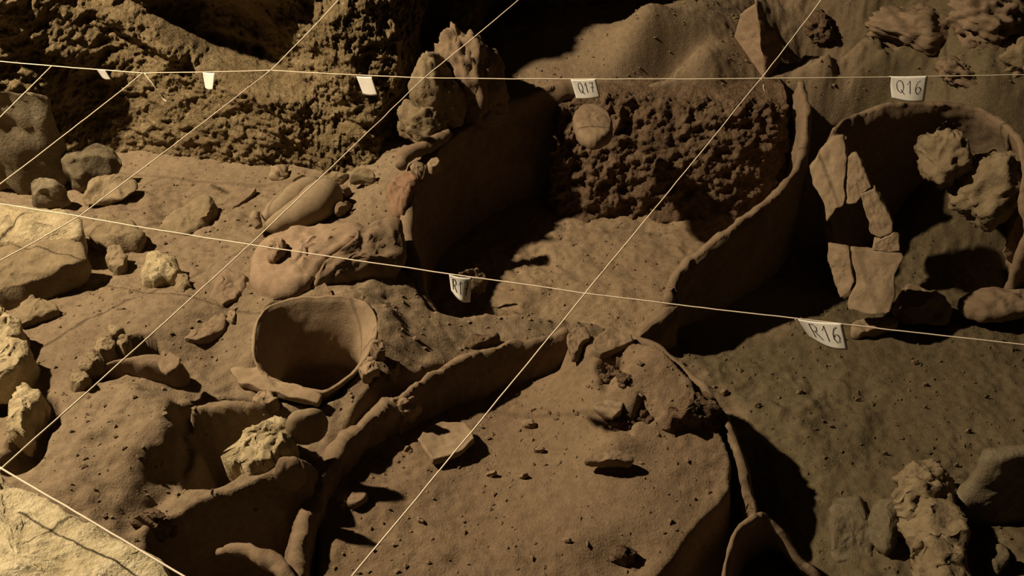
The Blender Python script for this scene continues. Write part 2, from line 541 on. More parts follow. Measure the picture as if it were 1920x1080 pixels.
# ------------------------------------------------------------------ shape builders
def slab(name, poly, mat, lift=0.02, thick=0.03, z=None, dome=0.0, bev=0.005, rnd=1, noise=0.003, ns=0.03, seed=0,
         flare=0.0, ext=(0, 0, -1), pos=None, parent=None, M=60, flat=False, sink=0.0, fac=0.0):
    """stone / sherd: an outline read off at its top face, with depth along ext"""
    ps = np.array([(p[0], p[1], (p[2] if len(p) > 2 else np.nan)) for p in poly], float)
    if pos is None:
        if np.isnan(ps[:, 2]).any():
            if z is None:
                cx, cy = ps[:, 0].mean(), ps[:, 1].mean()
                c0 = PT(cx, cy + 0)
                z = c0[2] + lift
            ps[np.isnan(ps[:, 2]), 2] = z
    else:
        ps[:, 2] = 0
    ps = resample(chaikin(ps, rnd), M)
    if pos is None:
        W = np.array([P(*p) for p in ps])
    else:
        W = np.array([pos(p[0], p[1]) for p in ps])
    c = W.mean(0)
    r = np.linalg.norm(W - c, axis=1).mean()
    e = np.asarray(ext, float)
    e = e / np.linalg.norm(e)
    b = min(0.5, bev / r)
    rows = [(0.6 * (1 + flare), thick), (1 + flare - b * 0.6, thick), (1 + flare * 0.9, thick * 0.85), (1 + flare * 0.5, thick * 0.5),
            (1.0, min(bev, thick * 0.4)), (1 - 0.35 * b, min(bev, thick * 0.4) * 0.35), (1 - b, 0.0)]
    for s in np.linspace(0.93, 0.07, 12):
        rows.append(((1 - b) * s, 0.0))
    V = []
    for s, d in rows:
        dm = dome * (1 - min(1, s) ** 2) if d < thick * 0.45 else 0
        if pos is None or s >= 0.98 or d > 0:
            w = c + (W - c) * s
        else:
            pc = ps[:, :2].mean(0)
            w = np.array([pos(*(pc + (q[:2] - pc) * s)) for q in ps])
        V.append(w + e * (d - dm))
    V = np.vstack(V + [[c + e * thick], [(c if pos is None else np.asarray(pos(*ps[:, :2].mean(0)))) - e * dome]])
    if fac:
        V = facet(V, seed, 18, fac)
    if noise:
        V = V + noise * np.stack([fbm3(V + 3.1 * seed, ns, 4, seed + 11 * k, 0.6) for k in range(3)], 1)
    nr = len(rows)
    F = gridfaces(nr, M, True).tolist()
    bt, tp = nr * M, nr * M + 1
    for k in range(M):
        F.append([bt, (k + 1) % M, k])
        F.append([tp, (nr - 1) * M + k, (nr - 1) * M + (k + 1) % M])
    return make(name, V, F, mat, parent, not flat)


def sheet(name, C, mat, thick, nu=90, nv=26, noise=0.004, ns=0.05, seed=0, rag=0.006, flip=1, closed=False, parent=None, hole=None, botrag=0):
    """curved wall of a vessel: rows of control points from rim to foot, given real thickness"""
    C = [np.asarray(r, float) for r in C]
    R = np.stack([crom(r, nu, closed) for r in C])
    G = np.stack([crom(R[:, k], nv) for k in range(nu)], 1)          # nv, nu, 3
    u = np.linspace(0, 1, nu)
    jag = rag * (fbm3(np.stack([u * 15, u * 0, u * 0 + seed], 1), 1.0, 3, seed) + 0.6 * fbm3(np.stack([u * 9, u * 0, u * 0 + seed], 1), 1.0, 1, seed + 5))
    v = np.linspace(0, 1, nv)[:, None]
    G[:, :, 2] += jag[None, :] * (1 - smooth(0, 0.35, v))
    if closed:
        du = np.roll(G, -1, 1) - np.roll(G, 1, 1)
    else:
        du = np.gradient(G, axis=1)
    dv = np.gradient(G, axis=0)
    N = np.cross(du, dv)
    N /= np.linalg.norm(N, axis=2, keepdims=True) + 1e-9
    th = thick * (1 - 0.45 * (1 - smooth(0, 0.08, v)))[..., None]
    A = (G + N * flip * th * 0.5).reshape(-1, 3)
    B = (G - N * flip * th * 0.5).reshape(-1, 3)
    if noise:
        for k, S in enumerate((A, B)):
            nd = noise * fbm3(S, ns, 4, seed + 31 * k)
            S += N.reshape(-1, 3) * nd[:, None]
            S[:, 2] += 0.3 * noise * fbm3(S, ns * 0.4, 2, seed + 77)
    V = np.vstack([A, B])
    n = nv * nu
    fa = gridfaces(nv, nu, closed)
    F = fa.tolist() + (fa[:, ::-1] + n).tolist()
    m = nu if closed else nu - 1
    for k in range(m):
        k2 = (k + 1) % nu
        F.append([k2, k, n + k, n + k2])
        q = (nv - 1) * nu
        F.append([q + k, q + k2, n + q + k2, n + q + k])
    if not closed:
        for r in range(nv - 1):
            F.append([r * nu, (r + 1) * nu, n + (r + 1) * nu, n + r * nu])
            a, b = r * nu + nu - 1, (r + 1) * nu + nu - 1
            F.append([b, a, n + a, n + b])
    return make(name, V, F, mat, parent)


def tube(name, pts, rad, mat, n=48, ns=12, noise=0.0, nsc=0.03, seed=0, parent=None, squash=None, spline=True, caps=True):
    pts = np.asarray(pts, float)
    if spline and len(pts) > 2:
        C = crom(pts, n)
    else:
        t = np.linspace(0, len(pts) - 1, n)
        C = np.stack([np.interp(t, np.arange(len(pts)), pts[:, k]) for k in range(3)], 1)
    rad = np.atleast_1d(np.asarray(rad, float))
    r = np.interp(np.linspace(0, 1, n), np.linspace(0, 1, len(rad)), rad) if len(rad) > 1 else np.full(n, rad[0])
    T = np.gradient(C, axis=0)
    T /= np.linalg.norm(T, axis=1, keepdims=True)
    up = np.array([0, 0, 1.0])
    S = np.cross(T, up)
    S /= np.linalg.norm(S, axis=1, keepdims=True) + 1e-9
    U = np.cross(S, T)
    a = np.linspace(0, 2 * math.pi, ns, endpoint=False)
    sq = squash or 1.0
    V = C[:, None] + r[:, None, None] * (np.cos(a)[None, :, None] * S[:, None] + sq * np.sin(a)[None, :, None] * U[:, None])
    V = V.reshape(-1, 3)
    if noise:
        V = V + noise * np.stack([fbm3(V, nsc, 3, seed + 13 * k) for k in range(3)], 1)
    V = np.vstack([V, C[:1], C[-1:]])
    F = gridfaces(n, ns, True).tolist()
    for k in range(ns):
        F.append([n * ns, (k + 1) % ns, k])
        F.append([n * ns + 1, (n - 1) * ns + k, (n - 1) * ns + (k + 1) % ns])
    return make(name, V, F, mat, parent)


def rock(name, poly, mat, height, z=None, rnd=2, noise=0.008, ns=0.05, seed=0, parent=None, fac=0.15, sink=0.0, M=64, base_spread=0.85):
    """rounded boulder: outline read at its widest level, domed above, tucked in below"""
    ps = np.array([p[:2] for p in poly], float)
    cx, cy = ps[:, 0].mean(), ps[:, 1].max()
    if z is None:
        zb = PT(cx, cy - 2)[2] - sink
    else:
        zb = z
    zm = zb + height * 0.45
    ps = resample(chaikin(ps, rnd), M)
    # silhouette lies between foot line (near edge) and top (far edge): tilt the reading plane
    y0, y1 = ps[:, 1].min(), ps[:, 1].max()
    W = np.array([P(p[0], p[1], zb + height * (0.15 + 0.75 * (y1 - p[1]) / (y1 - y0 + 1e-9))) for p in ps])
    c = W.mean(0)
    V = []
    nr = 20
    for ph in np.linspace(-1.15, 1.50, nr):
        sc_ = max(math.cos(ph), 0.0) ** (0.62 if ph > 0 else 0.45)
        w = c + (W - c) * sc_
        zz = zb + height * (0.42 + 0.58 * math.sin(ph)) if ph > 0 else zb + height * 0.42 * (1 + math.sin(ph) / math.sin(1.15))
        w[:, 2] = zz + (W[:, 2] - c[2]) * sc_ * 0.18
        V.append(w)
    V = np.vstack(V + [[[c[0], c[1], zb]], [[c[0], c[1], zb + height]]])
    if fac:
        V = facet(V, seed, 16, fac)
    if noise:
        V = V + noise * np.stack([fbm3(V + seed, ns, 4, seed + 11 * k, 0.6) for k in range(3)], 1)
    F = gridfaces(nr, M, True).tolist()
    for k in range(M):
        F.append([nr * M, (k + 1) % M, k])
        F.append([nr * M + 1, (nr - 1) * M + k, (nr - 1) * M + (k + 1) % M])
    return make(name, V, F, mat, parent)


def lump(name, px, py, y, rx, ry, rz, mat, noise=0.2, ns=0.5, seed=0, rot=0.0, parent=None, fac=0.12, n=64, m=44):
    """rough lump round a point at a given distance; radii in metres, noise relative to size"""
    c = PY(px, py, y)
    th = np.linspace(0, 2 * math.pi, n, endpoint=False)
    ph = np.linspace(-math.pi / 2 + 0.03, math.pi / 2 - 0.03, m)
    PH, TH = np.meshgrid(ph, th, indexing='ij')
    U = np.stack([np.cos(PH) * np.cos(TH), np.cos(PH) * np.sin(TH), np.sin(PH)], -1).reshape(-1, 3)
    U = np.vstack([U, [[0, 0, -1]], [[0, 0, 1]]])
    U = facet(U, seed, 12, fac)
    U = U * (1 + noise * fbm3(U + seed, ns, 4, seed, 0.6))[:, None]
    ca, sa = math.cos(rot), math.sin(rot)
    V = U * [rx, ry, rz]
    V = np.stack([V[:, 0] * ca + V[:, 2] * sa, V[:, 1], -V[:, 0] * sa + V[:, 2] * ca], 1) + c
    F = gridfaces(m, n, True).tolist()
    for k in range(n):
        F.append([m * n, (k + 1) % n, k])
        F.append([m * n + 1, (m - 1) * n + k, (m - 1) * n + (k + 1) % n])
    return make(name, V, F, mat, parent)


def facet(V, seed, k=14, depth=0.16):
    rg_ = np.random.RandomState(seed)
    c = (V.min(0) + V.max(0)) / 2
    e = (V.max(0) - V.min(0)) / 2 + 1e-6
    U = (V - c) / e
    for _ in range(k):
        n = rg_.normal(size=3)
        n /= np.linalg.norm(n)
        d = U @ n
        h = d.max() * (1 - depth * rg_.uniform(0.5, 1.6))
        U = U - np.maximum(0, d - h)[:, None] * n * 0.92
    return c + U * e


def tag(o, label, cat, group=None):
    return props(o, label, cat, group)


# ------------------------------------------------------------------ cave wall
WB = [(-420, 470, 0.20), (-150, 390, 0.20), (60, 345, 0.18), (200, 300, 0.17), (330, 303, 0.17), (450, 320, 0.18), (560, 330, 0.19), (660, 348, 0.23),
      (740, 330, 0.22), (790, 240, 0.28), (860, 150, 0.35), (960, 92, 0.41), (1090, 45, 0.46), (1220, -10, 0.52), (1400, -70, 0.58)]
NC, NR = 860, 300
base = np.array([P(*p) for p in WB])
bc = crom(base, NC)
tt = np.linspace(0, 1, NR)
WV = np.zeros((NR, NC, 3))
for r, t in enumerate(tt):
    zz = -0.06 + 1.15 * t
    WV[r, :, 0] = bc[:, 0] * (1 + 0.05 * t)
    WV[r, :, 1] = bc[:, 1] + 0.03 + 0.46 * t ** 1.05
    WV[r, :, 2] = bc[:, 2] + zz
pp = WV.reshape(-1, 3)
# picture coordinates of each wall point, to place its ledges and hollows in the room
rel = pp - CAM
dpt = rel @ FW
PX = 960 + FPX * (rel @ RT) / dpt
PYc = 540 - FPX * (rel @ UP) / dpt
ridg = 0.5 - np.abs(fbm3(pp * [1, 1, 1.5], 0.06, 3, 160, 0.6))
calm = 1 - 0.5 * np.exp(-(((PX - 250) / 240) ** 2 + ((PYc - 220) / 90) ** 2) ** 2)
D = 0.045 * fbm3(pp, 0.32, 2, 101) + calm * 0.028 * np.abs(fbm3(pp, 0.13, 2, 120)) + calm * 0.017 * ridg + (0.35 + 0.65 * calm) * 0.013 * fbm3(pp * [1, 1, 1.4], 0.030, 4, 140, 0.65)


def wl(x, y, rx, ry, a, rot=0.0):
    ca, sa = math.cos(rot), math.sin(rot)
    u = ((PX - x) * ca + (PYc - y) * sa) / rx
    v = (-(PX - x) * sa + (PYc - y) * ca) / ry
    return a * np.exp(-(u * u + v * v) ** 2)


D += wl(60, 30, 150, 55, 0.08, 0.45) + wl(270, 55, 110, 24, 0.09, 0.45) + wl(410, 60, 130, 55, -0.20, 0.35) + wl(470, 120, 100, 26, -0.10, 0.35)
D += wl(400, -70, 190, 50, 0.16, 0.2) + wl(560, 60, 105, 36, 0.05, -0.45) + wl(700, 90, 90, 110, 0.06) + wl(810, 50, 22, 80, -0.10, 0.2)  # first bump is an unseen overhang, added to shade the hollow below it
D += wl(610, 210, 60, 50, -0.03) + wl(740, 240, 30, 70, -0.05) + wl(530, 210, 50, 60, 0.05) + wl(470, 160, 40, 30, 0.04)
D += wl(150, 130, 120, 60, 0.04, 0.3) + wl(880, 30, 40, 60, 0.05) + wl(980, 40, 90, 50, -0.12) + wl(1120, 0, 90, 50, -0.10) + wl(1050, -100, 160, 60, 0.15)  # last bump: overhang out of view, put in to keep the recess beneath dark
wn = np.array([0.25, -0.93, 0.25])
wn = wn / np.linalg.norm(wn)
pp = pp + D[:, None] * wn
wall = make('wall_back', pp, gridfaces(NR, NC), M_ROCKWALL)
props(wall, 'rough lumpy cave rock wall rising behind the dig', 'cave wall', kind='structure')

# ------------------------------------------------------------------ the big storage jar in the middle


def offs(pts, d, dz):
    """world points shifted in plan and in height"""
    out = []
    for p, dd in zip(pts, d):
        w = P(*p) if len(p) == 3 else np.asarray(p)
        out.append(w + np.array([dd[0], dd[1], 0]))
    out = np.array(out)
    out[:, 2] = dz
    return out


def wall_rows(rim, foot, bulge=0.03, mids=2):
    """rows from a rim line to a foot line with an outward swelling"""
    rim, foot = np.asarray(rim, float), np.asarray(foot, float)
    c = (rim.mean(0) + foot.mean(0)) / 2
    rows = [rim]
    for k in range(1, mids + 1):
        t = k / (mids + 1)
        m = rim * (1 - t) + foot * t
        o = m - c
        o[:, 2] = 0
        o /= np.linalg.norm(o, axis=1, keepdims=True) + 1e-9
        rows.append(m + o * bulge * math.sin(math.pi * t))
    rows.append(foot)
    return rows


jar = thing('storage_jar', 'huge broken clay storage jar sunk in the earth, open to a cut block of sediment', 'jar', P(1080, 500, 0.03))
lr = np.array([P(*p) for p in LRIM])
lc = np.array([0.32, 2.25])
lf = lr.copy()
dirc = lc - lf[:, :2]
lf[:, :2] += dirc / np.linalg.norm(dirc, axis=1, keepdims=True) * 0.03
lf[:, 2] = 0.0
sheet('jar_wall', wall_rows(lr, lf, 0.02), M_CLAY, 0.046, 150, 34, 0.006, 0.05, 3, 0.008, parent=jar)['label'] = 'left wall of the jar with thick rounded broken edge'
rr = np.array([P(*p) for p in RRIM])
rfw = rr.copy()
dr = rfw[:, :2] - lc
rfw[:, :2] += dr / np.linalg.norm(dr, axis=1, keepdims=True) * 0.015
rfw[:, 2] = np.minimum(-0.01, 0)
sheet('jar_wall', wall_rows(rr, rfw, 0.012), M_CLAY, 0.030, 150, 40, 0.006, 0.05, 9, 0.008, parent=jar)['label'] = 'right wall of the jar broken off along a diagonal edge'

# block of sediment left standing inside the jar
TB = [(1036, 262, 0.26), (1060, 208, 0.32), (1120, 194, 0.335), (1190, 190, 0.34), (1270, 198, 0.335), (1350, 200, 0.335), (1425, 205, 0.33), (1478, 200, 0.33)]
top = np.array([P(*p) for p in TB])
FB = [(1030, 395, 0.02), (1060, 408, 0.02), (1120, 415, 0.02), (1190, 408, 0.02), (1270, 418, 0.02), (1350, 412, 0.02), (1425, 395, 0.02), (1470, 350, 0.03)]
foot = np.array([P(*p) for p in FB])
NU, NV = 220, 130
rows = [top + [0, 0.22, -0.02], top + [0, 0.13, 0.02], top + [0, 0.05, 0.014], top, top * 0.72 + foot * 0.28 + [0, -0.012, 0.0], top * 0.4 + foot * 0.6 + [0, -0.018, 0], foot]
G = np.stack([crom(r, NU) for r in rows])
G = np.stack([crom(G[:, k], NV) for k in range(NU)], 1)
V = G.reshape(-1, 3)
du, dv = np.gradient(G, axis=1), np.gradient(G, axis=0)
N = np.cross(dv, du)
N /= np.linalg.norm(N, axis=2, keepdims=True)
N = N.reshape(-1, 3)
if N[:, 1].mean() > 0:
    N = -N
face = smooth(0.30, 0.5, np.repeat(np.linspace(0, 1, NV), NU))
rg = 0.5 - np.abs(fbm3(V * [1, 1, 1.6], 0.09, 3, 210))
V = V + N * ((0.008 + 0.014 * face) * rg + (0.004 + 0.009 * face) * fbm3(V * [1, 1, 1.3], 0.028, 4, 220, 0.6))[:, None]
sb = make('sediment_block', V, gridfaces(NV, NU)[:, ::-1], M_DARKSOIL)
tag(sb, 'tall cut block of dark crumbly sediment standing at the back of the big jar', 'sediment')

fs = slab('flat_stone', [(1074, 222), (1080, 200), (1100, 190), (1128, 194), (1148, 216), (1152, 240), (1135, 258), (1112, 263), (1085, 250)], M_CLAY,
          z=0.405, thick=0.035, dome=0.008, bev=0.010, noise=0.003, seed=21)
tag(fs, 'small rounded flat stone lying on the edge of the sediment block', 'stone')

# upright terracotta fragment on the back slope
fr = thing('terracotta_fragment', 'upright pinkish terracotta fragment on the back slope', 'sherd', PT(1430, 148))
yb = PT(1430, 148)[1]


def fpos(px, py):
    t = (px - 1373) / 60.0
    return PY(px, py, yb + 0.10 - 0.10 * t)


slab('fragment_face', [(1386, 28), (1416, 2), (1424, 55), (1433, 110), (1434, 150), (1418, 140), (1384, 112), (1374, 72)], M_PINKCLAY, thick=0.02, bev=0.006, rnd=0,
     noise=0.003, seed=22, ext=(0.9, 0.4, 0), pos=fpos, parent=fr)
slab('fragment_side', [(1416, 4), (1428, 10), (1432, 52), (1452, 58), (1470, 90), (1456, 128), (1436, 150), (1430, 100), (1422, 52)], M_CLAY, thick=0.03, bev=0.006, rnd=0,
     noise=0.004, seed=23, ext=(0.2, 1, 0), pos=lambda px, py: PY(px, py, yb + (px - 1430) / 60.0 * 0.05), parent=fr)

# ------------------------------------------------------------------ the second big jar in the foreground
jar2 = thing('storage_jar', 'large buried storage jar in the foreground filled with brown earth', 'jar', P(950, 850, 0.1))
R2 = [(1062, 618, 0.215), (1000, 634, 0.215), (930, 648, 0.22), (870, 668, 0.23), (810, 700, 0.238), (770, 726, 0.24), (734, 748, 0.242)]
r2 = np.array([P(*p) for p in R2])
f2 = r2 + np.array([0.02, -0.035, 0])
f2[:, 2] = 0.04
sheet('jar_wall', wall_rows(r2, f2, 0.0), M_CLAY, 0.024, 130, 26, 0.005, 0.04, 31, 0.006, parent=jar2)['label'] = 'back wall of the jar with a ragged rim'
R3 = [(738, 744, 0.238), (696, 774, 0.232), (648, 818, 0.228), (608, 868, 0.226), (582, 930, 0.226), (563, 985, 0.222), (553, 1040, 0.218), (548, 1100, 0.21)]
r3 = np.array([P(*p) for p in R3])
f3 = r3 + np.array([0.008, -0.006, 0])
f3[:, 2] = 0.02
sheet('jar_wall', wall_rows(r3, f3, 0.0), M_CLAY, 0.042, 130, 26, 0.006, 0.035, 33, 0.005, parent=jar2)['label'] = 'left wall of the jar with a lumpy rim'
R4 = [(1150, 622, 0.205), (1232, 650, 0.212), (1302, 708, 0.21), (1350, 772, 0.195), (1382, 840, 0.17), (1398, 905, 0.135), (1406, 955, 0.10), (1400, 1000, 0.05)]
r4 = np.array([P(*p) for p in R4])
f4 = r4.copy()
d4 = f4[:, :2] - P(1120, 880, 0.1)[:2]
f4[:, :2] += d4 / np.linalg.norm(d4, axis=1, keepdims=True) * np.array([0.01, 0.02, 0.025, 0.025, 0.02, 0.02, 0.01, 0.01])[:, None]
f4[:, 2] = -0.02
sheet('jar_wall', wall_rows(r4, f4, 0.02), M_CLAY, 0.022, 130, 30, 0.004, 0.05, 35, 0.005, parent=jar2)['label'] = 'smooth curved right wall of the jar'
slab('rim_sherd', [(1108, 655), (1112, 638), (1130, 622), (1148, 610), (1162, 620), (1185, 626), (1190, 640), (1160, 650), (1128, 664)], M_CLAY, z=0.226, thick=0.03, bev=0.004,
     rnd=0, noise=0.003, seed=36, parent=jar2)
slab('rim_sherd', [(1062, 640), (1066, 616), (1085, 608), (1104, 612), (1108, 630), (1090, 645), (1075, 664)], M_CLAY, z=0.225, thick=0.03, bev=0.006, rnd=1, noise=0.005, seed=37, parent=jar2)

# clods, sherds and pebbles lying in the fill
cl = rock('earth_clod', [(1238, 830), (1262, 770), (1280, 735), (1310, 728), (1345, 770), (1358, 815), (1330, 838), (1285, 835)], M_DARKSOIL, 0.12, z=0.125, noise=0.014, ns=0.04, seed=41)
tag(cl, 'rough dark clod of earth clinging to the right side of the foreground jar', 'clod')
sh = slab('pottery_sherd', [(783, 822), (800, 800), (828, 790), (872, 790), (884, 805), (890, 822), (868, 842), (835, 856), (812, 862), (798, 845)], M_PALECLAY, lift=0.024, thick=0.016,
          bev=0.003, rnd=0, noise=0.002, seed=42, dome=-0.006)
tag(sh, 'broad curved pottery sherd lying on the earth fill of the foreground jar', 'sherd')
sh = slab('pottery_sherd', [(1095, 852), (1120, 842), (1160, 842), (1188, 850), (1186, 858), (1150, 862), (1105, 860)], M_CLAY, lift=0.026, thick=0.024, bev=0.004, noise=0.004, seed=43)
tag(sh, 'sherd jutting from the fill over a dark shadow, below the mound', 'sherd')
sh = slab('pottery_sherd', [(1112, 760), (1135, 748), (1170, 752), (1165, 770), (1148, 782), (1128, 775)], M_PALECLAY, lift=0.012, thick=0.014, bev=0.003, rnd=0, noise=0.002, seed=44)
tag(sh, 'small pale sherd embedded in the mound of the foreground jar', 'sherd')
st = slab('flat_stone', [(650, 935), (662, 915), (682, 914), (692, 926), (670, 944), (655, 946)], M_CLAY, lift=0.02, thick=0.02, bev=0.004, rnd=1, noise=0.002, seed=45)
tag(st, 'small flat stone below the left wall of the foreground jar', 'stone')
st = rock('round_clod', [(734, 770), (740, 745), (760, 738), (784, 748), (788, 775), (765, 792), (745, 790)], M_CLAY, 0.085, z=0.175, noise=0.008, ns=0.03, seed=46)
tag(st, 'rounded clod where the back and left walls of the foreground jar meet', 'clod')
st = rock('earth_clod', [(1146, 1030), (1160, 1012), (1182, 1015), (1198, 1035), (1190, 1062), (1160, 1066), (1146, 1052)], M_DARKSOIL, 0.055, noise=0.008, ns=0.03, seed=47, sink=0.01)
tag(st, 'round earth clod near the bottom edge inside the foreground jar', 'clod')
for (x, y, s, lb) in ((1010, 843, 11, 'tiny dark pebble in the middle of the foreground jar fill'), (992, 795, 13, 'tiny brown pebble in the foreground jar fill under the shadow of a string'),
                      (922, 888, 12, 'tiny pale chip below the broad sherd in the foreground jar'), (982, 892, 10, 'tiny pale chip at the centre of the foreground jar fill'),
                      (766, 842, 9, 'tiny chip left of the broad pottery sherd'), (790, 975, 9, 'tiny chip near the left string crossing the foreground fill'),
                      (1062, 1012, 10, 'tiny chip in the lower fill of the foreground jar')):
    pb = rock('pebble', [(x - s, y + 2), (x - s * 0.5, y - s * 0.6), (x + s * 0.6, y - s * 0.7), (x + s, y), (x + s * 0.5, y + s * 0.7), (x - s * 0.5, y + s * 0.7)], M_PALECLAY, 0.010 + s * 0.0006,
              noise=0.003, ns=0.012, seed=x, sink=0.004, M=24)
    tag(pb, lb, 'pebble')
st = slab('flat_stone', [(868, 640), (880, 628), (905, 624), (934, 618), (938, 628), (905, 640), (880, 650)], M_DARKSOIL, lift=0.025, thick=0.03, bev=0.008, noise=0.004, seed=48)
tag(st, 'dark lump of earth resting against the ragged rim of the foreground jar', 'clod')

tag(rock('earth_clod', [(856, 532), (866, 508), (892, 502), (912, 512), (908, 538), (880, 548)], M_CLAY, 0.09, z=0.09, noise=0.006, ns=0.03, seed=49), 'lump of earth on the near edge of the big jar beside the R17 tag', 'clod')

for k, (x, y, r, lb) in enumerate([(1148, 700, 0.026, 'dark crumbly clod in the hollow at the top of the mound'), (1170, 712, 0.018, 'smaller dark clod right of the crumbly clod on the mound'),
                                   (1132, 712, 0.014, 'tiny dark clod left of the crumbly clod on the mound'),
                                   (1165, 790, 0.024, 'dark clod under the small pale sherd on the mound'), (1208, 786, 0.026, 'dark clod right of the small pale sherd on the mound'),
                                   (1300, 752, 0.022, 'rough bump on the crest of the mound above the dark clod')]):
    tag(lump('earth_clod', x, y, PT(x, y + 4)[1] + r * 0.3, r, r, r * 0.75, M_DARKSOIL, 0.35, 0.45, 230 + k, n=40, m=28), lb, 'clod')

# ------------------------------------------------------------------ small jar with the open mouth
sj = thing('small_jar', 'buried clay jar with a wide open broken mouth', 'jar', P(590, 650, -0.03))
RS = RSP
rs = np.array([P(*p) for p in RS])
cs = rs.mean(0)


def ringrow(s, z, tilt=0.5):
    w = cs + (rs - cs) * s
    w[:, 2] = z + (rs[:, 2] - cs[2]) * tilt
    return w


sheet('jar_body', [rs, ringrow(0.90, 0.268, 0.9), ringrow(0.74, 0.222, 0.7), ringrow(0.72, 0.16, 0.4), ringrow(0.96, 0.08, 0.1), ringrow(0.85, 0.0, 0), ringrow(0.3, -0.035, 0)], M_PALECLAY, 0.010, 180, 60,
      0.002, 0.06, 51, 0.005, closed=True, parent=sj)
slab('jar_base', [(540, 650), (560, 610), (600, 600), (640, 620), (650, 650), (620, 680), (570, 685)], M_CLAY, z=-0.03, thick=0.015, noise=0, parent=sj)
slab('lip_sherd', [(430, 690), (458, 674), (470, 668), (480, 684), (500, 706), (560, 722), (604, 738), (596, 752), (540, 742), (490, 730), (448, 716)], M_PALECLAY, z=0.264, thick=0.016, bev=0.003,
     rnd=0, noise=0.003, seed=52, parent=sj)['label'] = 'pale broken lip on the near left of the mouth'
for k, (poly, lift, lb) in enumerate([
        ([(672, 690), (690, 664), (706, 668), (710, 684), (696, 698), (680, 700)], 0.03, 'pale angular stone right of the small jar mouth'),
        ([(694, 648), (702, 632), (716, 634), (722, 652), (708, 662)], 0.03, 'dark angular stone at the right lip of the small jar'),
        ([(604, 745), (612, 722), (636, 712), (656, 722), (650, 742), (620, 752)], 0.03, 'stone wedged under the near right lip of the small jar'),
        ([(640, 722), (648, 702), (660, 698), (664, 712), (655, 726)], 0.025, 'small pale chip against the small jar lip'),
        ([(722, 690), (738, 674), (750, 676), (748, 688), (732, 698)], 0.015, 'small flake on the slope right of the small jar'),
        ([(470, 745), (486, 728), (512, 732), (520, 748), (496, 758)], 0.03, 'reddish lump below the pale lip of the small jar'),
        ([(560, 770), (566, 748), (612, 742), (650, 748), (640, 764), (600, 772)], 0.03, 'long clod below the small jar')]):
    s_ = slab('stone_chip', poly, (M_PALECLAY if 'pale' in lb else M_CLAY), lift=lift, thick=0.035, bev=0.006, rnd=0, noise=0.005, ns=0.02, seed=60 + k, M=36, fac=0.12)
    tag(s_, lb, 'stone')

# clay slab and dark sherd above the small jar
cs1 = slab('clay_slab', [(470, 470), (498, 432), (560, 420), (640, 410), (690, 412), (680, 440), (630, 470), (600, 500), (570, 540), (510, 545), (465, 520)], M_PINKCLAY, z=0.335, thick=0.07,
           dome=0.012, bev=0.02, noise=0.006, seed=71)
tag(cs1, 'pale clay slab with a smooth lit top above the small jar', 'clay slab')
tag(slab('small_clod', [(498, 462), (508, 442), (528, 440), (536, 456), (526, 474), (508, 480)], M_PINKCLAY, z=0.365, thick=0.035, bev=0.008, noise=0.006, ns=0.02, seed=72),
    'small crumbly clod stuck on top of the pale clay slab', 'clod')
ds = slab('jar_sherd', [(572, 548, 0.315), (582, 510, 0.33), (612, 480, 0.345), (652, 452, 0.36), (690, 412, 0.365), (742, 398, 0.36), (756, 412, 0.35), (760, 490, 0.305), (700, 500, 0.305), (640, 520, 0.305), (600, 535, 0.31)],
          M_CLAY, thick=0.06, dome=0.012, bev=0.014, noise=0.007, ns=0.04, seed=73)
tag(ds, 'thick dark jar sherd leaning between the pale slab and the big jar', 'sherd')
tag(slab('pottery_sherd', [(586, 556, 0.315), (592, 538, 0.325), (608, 528, 0.33), (622, 544, 0.325), (628, 558, 0.315)], M_CLAY, thick=0.012, bev=0.003, rnd=0, noise=0.002, seed=74),
    'small upright sherd at the back lip of the small jar', 'sherd')

# ------------------------------------------------------------------ pieces left of the big jar
ju = thing('broken_jug', 'pair of smooth rounded jug halves lying below the cave wall', 'jug', PT(555, 425))
zj = PT(555, 425)[2]
tube('jug_half', [P(497, 412, zj + 0.03), P(520, 395, zj + 0.04), P(550, 372, zj + 0.045), P(580, 352, zj + 0.04), P(592, 344, zj + 0.035)], [0.014, 0.030, 0.036, 0.034, 0.018], M_SMOOTHSTONE, 40, 20, 0.002, parent=ju)
tube('jug_half', [P(496, 428, zj + 0.02), P(520, 420, zj + 0.03), P(560, 402, zj + 0.04), P(595, 380, zj + 0.05), P(613, 362, zj + 0.045), P(618, 352, zj + 0.04)], [0.010, 0.028, 0.040, 0.050, 0.045, 0.012], M_SMOOTHSTONE, 40, 20, 0.002, parent=ju)
tube('jug_neck', [P(481, 396, zj + 0.05), P(478, 410, zj + 0.035), P(486, 426, zj + 0.02)], [0.010, 0.015, 0.010], M_SMOOTHSTONE, 20, 12, 0.002, parent=ju)
for k, (poly, h, mat, lb) in enumerate([
        ([(498, 325), (508, 308), (530, 304), (545, 316), (540, 332), (515, 338)], 0.035, M_SMOOTHSTONE, 'smooth oval stone at the foot of the cave wall'),
        ([(548, 345), (552, 332), (574, 328), (580, 342), (566, 352)], 0.05, M_SMOOTHSTONE, 'little stone on top of the broken jug'),
        ([(628, 365), (632, 346), (652, 344), (660, 360), (648, 372)], 0.04, M_CLAY, 'small round stone to the right of the broken jug'),
        ([(624, 400), (632, 380), (655, 372), (662, 380), (640, 398), (632, 412)], 0.035, M_CLAY, 'curved clod bridging a dark gap beside the broken jug'),
        ([(600, 345), (612, 322), (640, 318), (660, 330), (640, 345)], 0.04, M_STONE, 'flat lump at the wall foot behind the broken jug'),
        ([(650, 338), (672, 312), (702, 318), (712, 340), (680, 352)], 0.05, M_STONE, 'dark lump of rock fallen from the wall beside the red clay')]):
    tag(rock('stone', poly, mat, h, noise=0.004, ns=0.03, seed=80 + k, M=40), lb, 'stone')
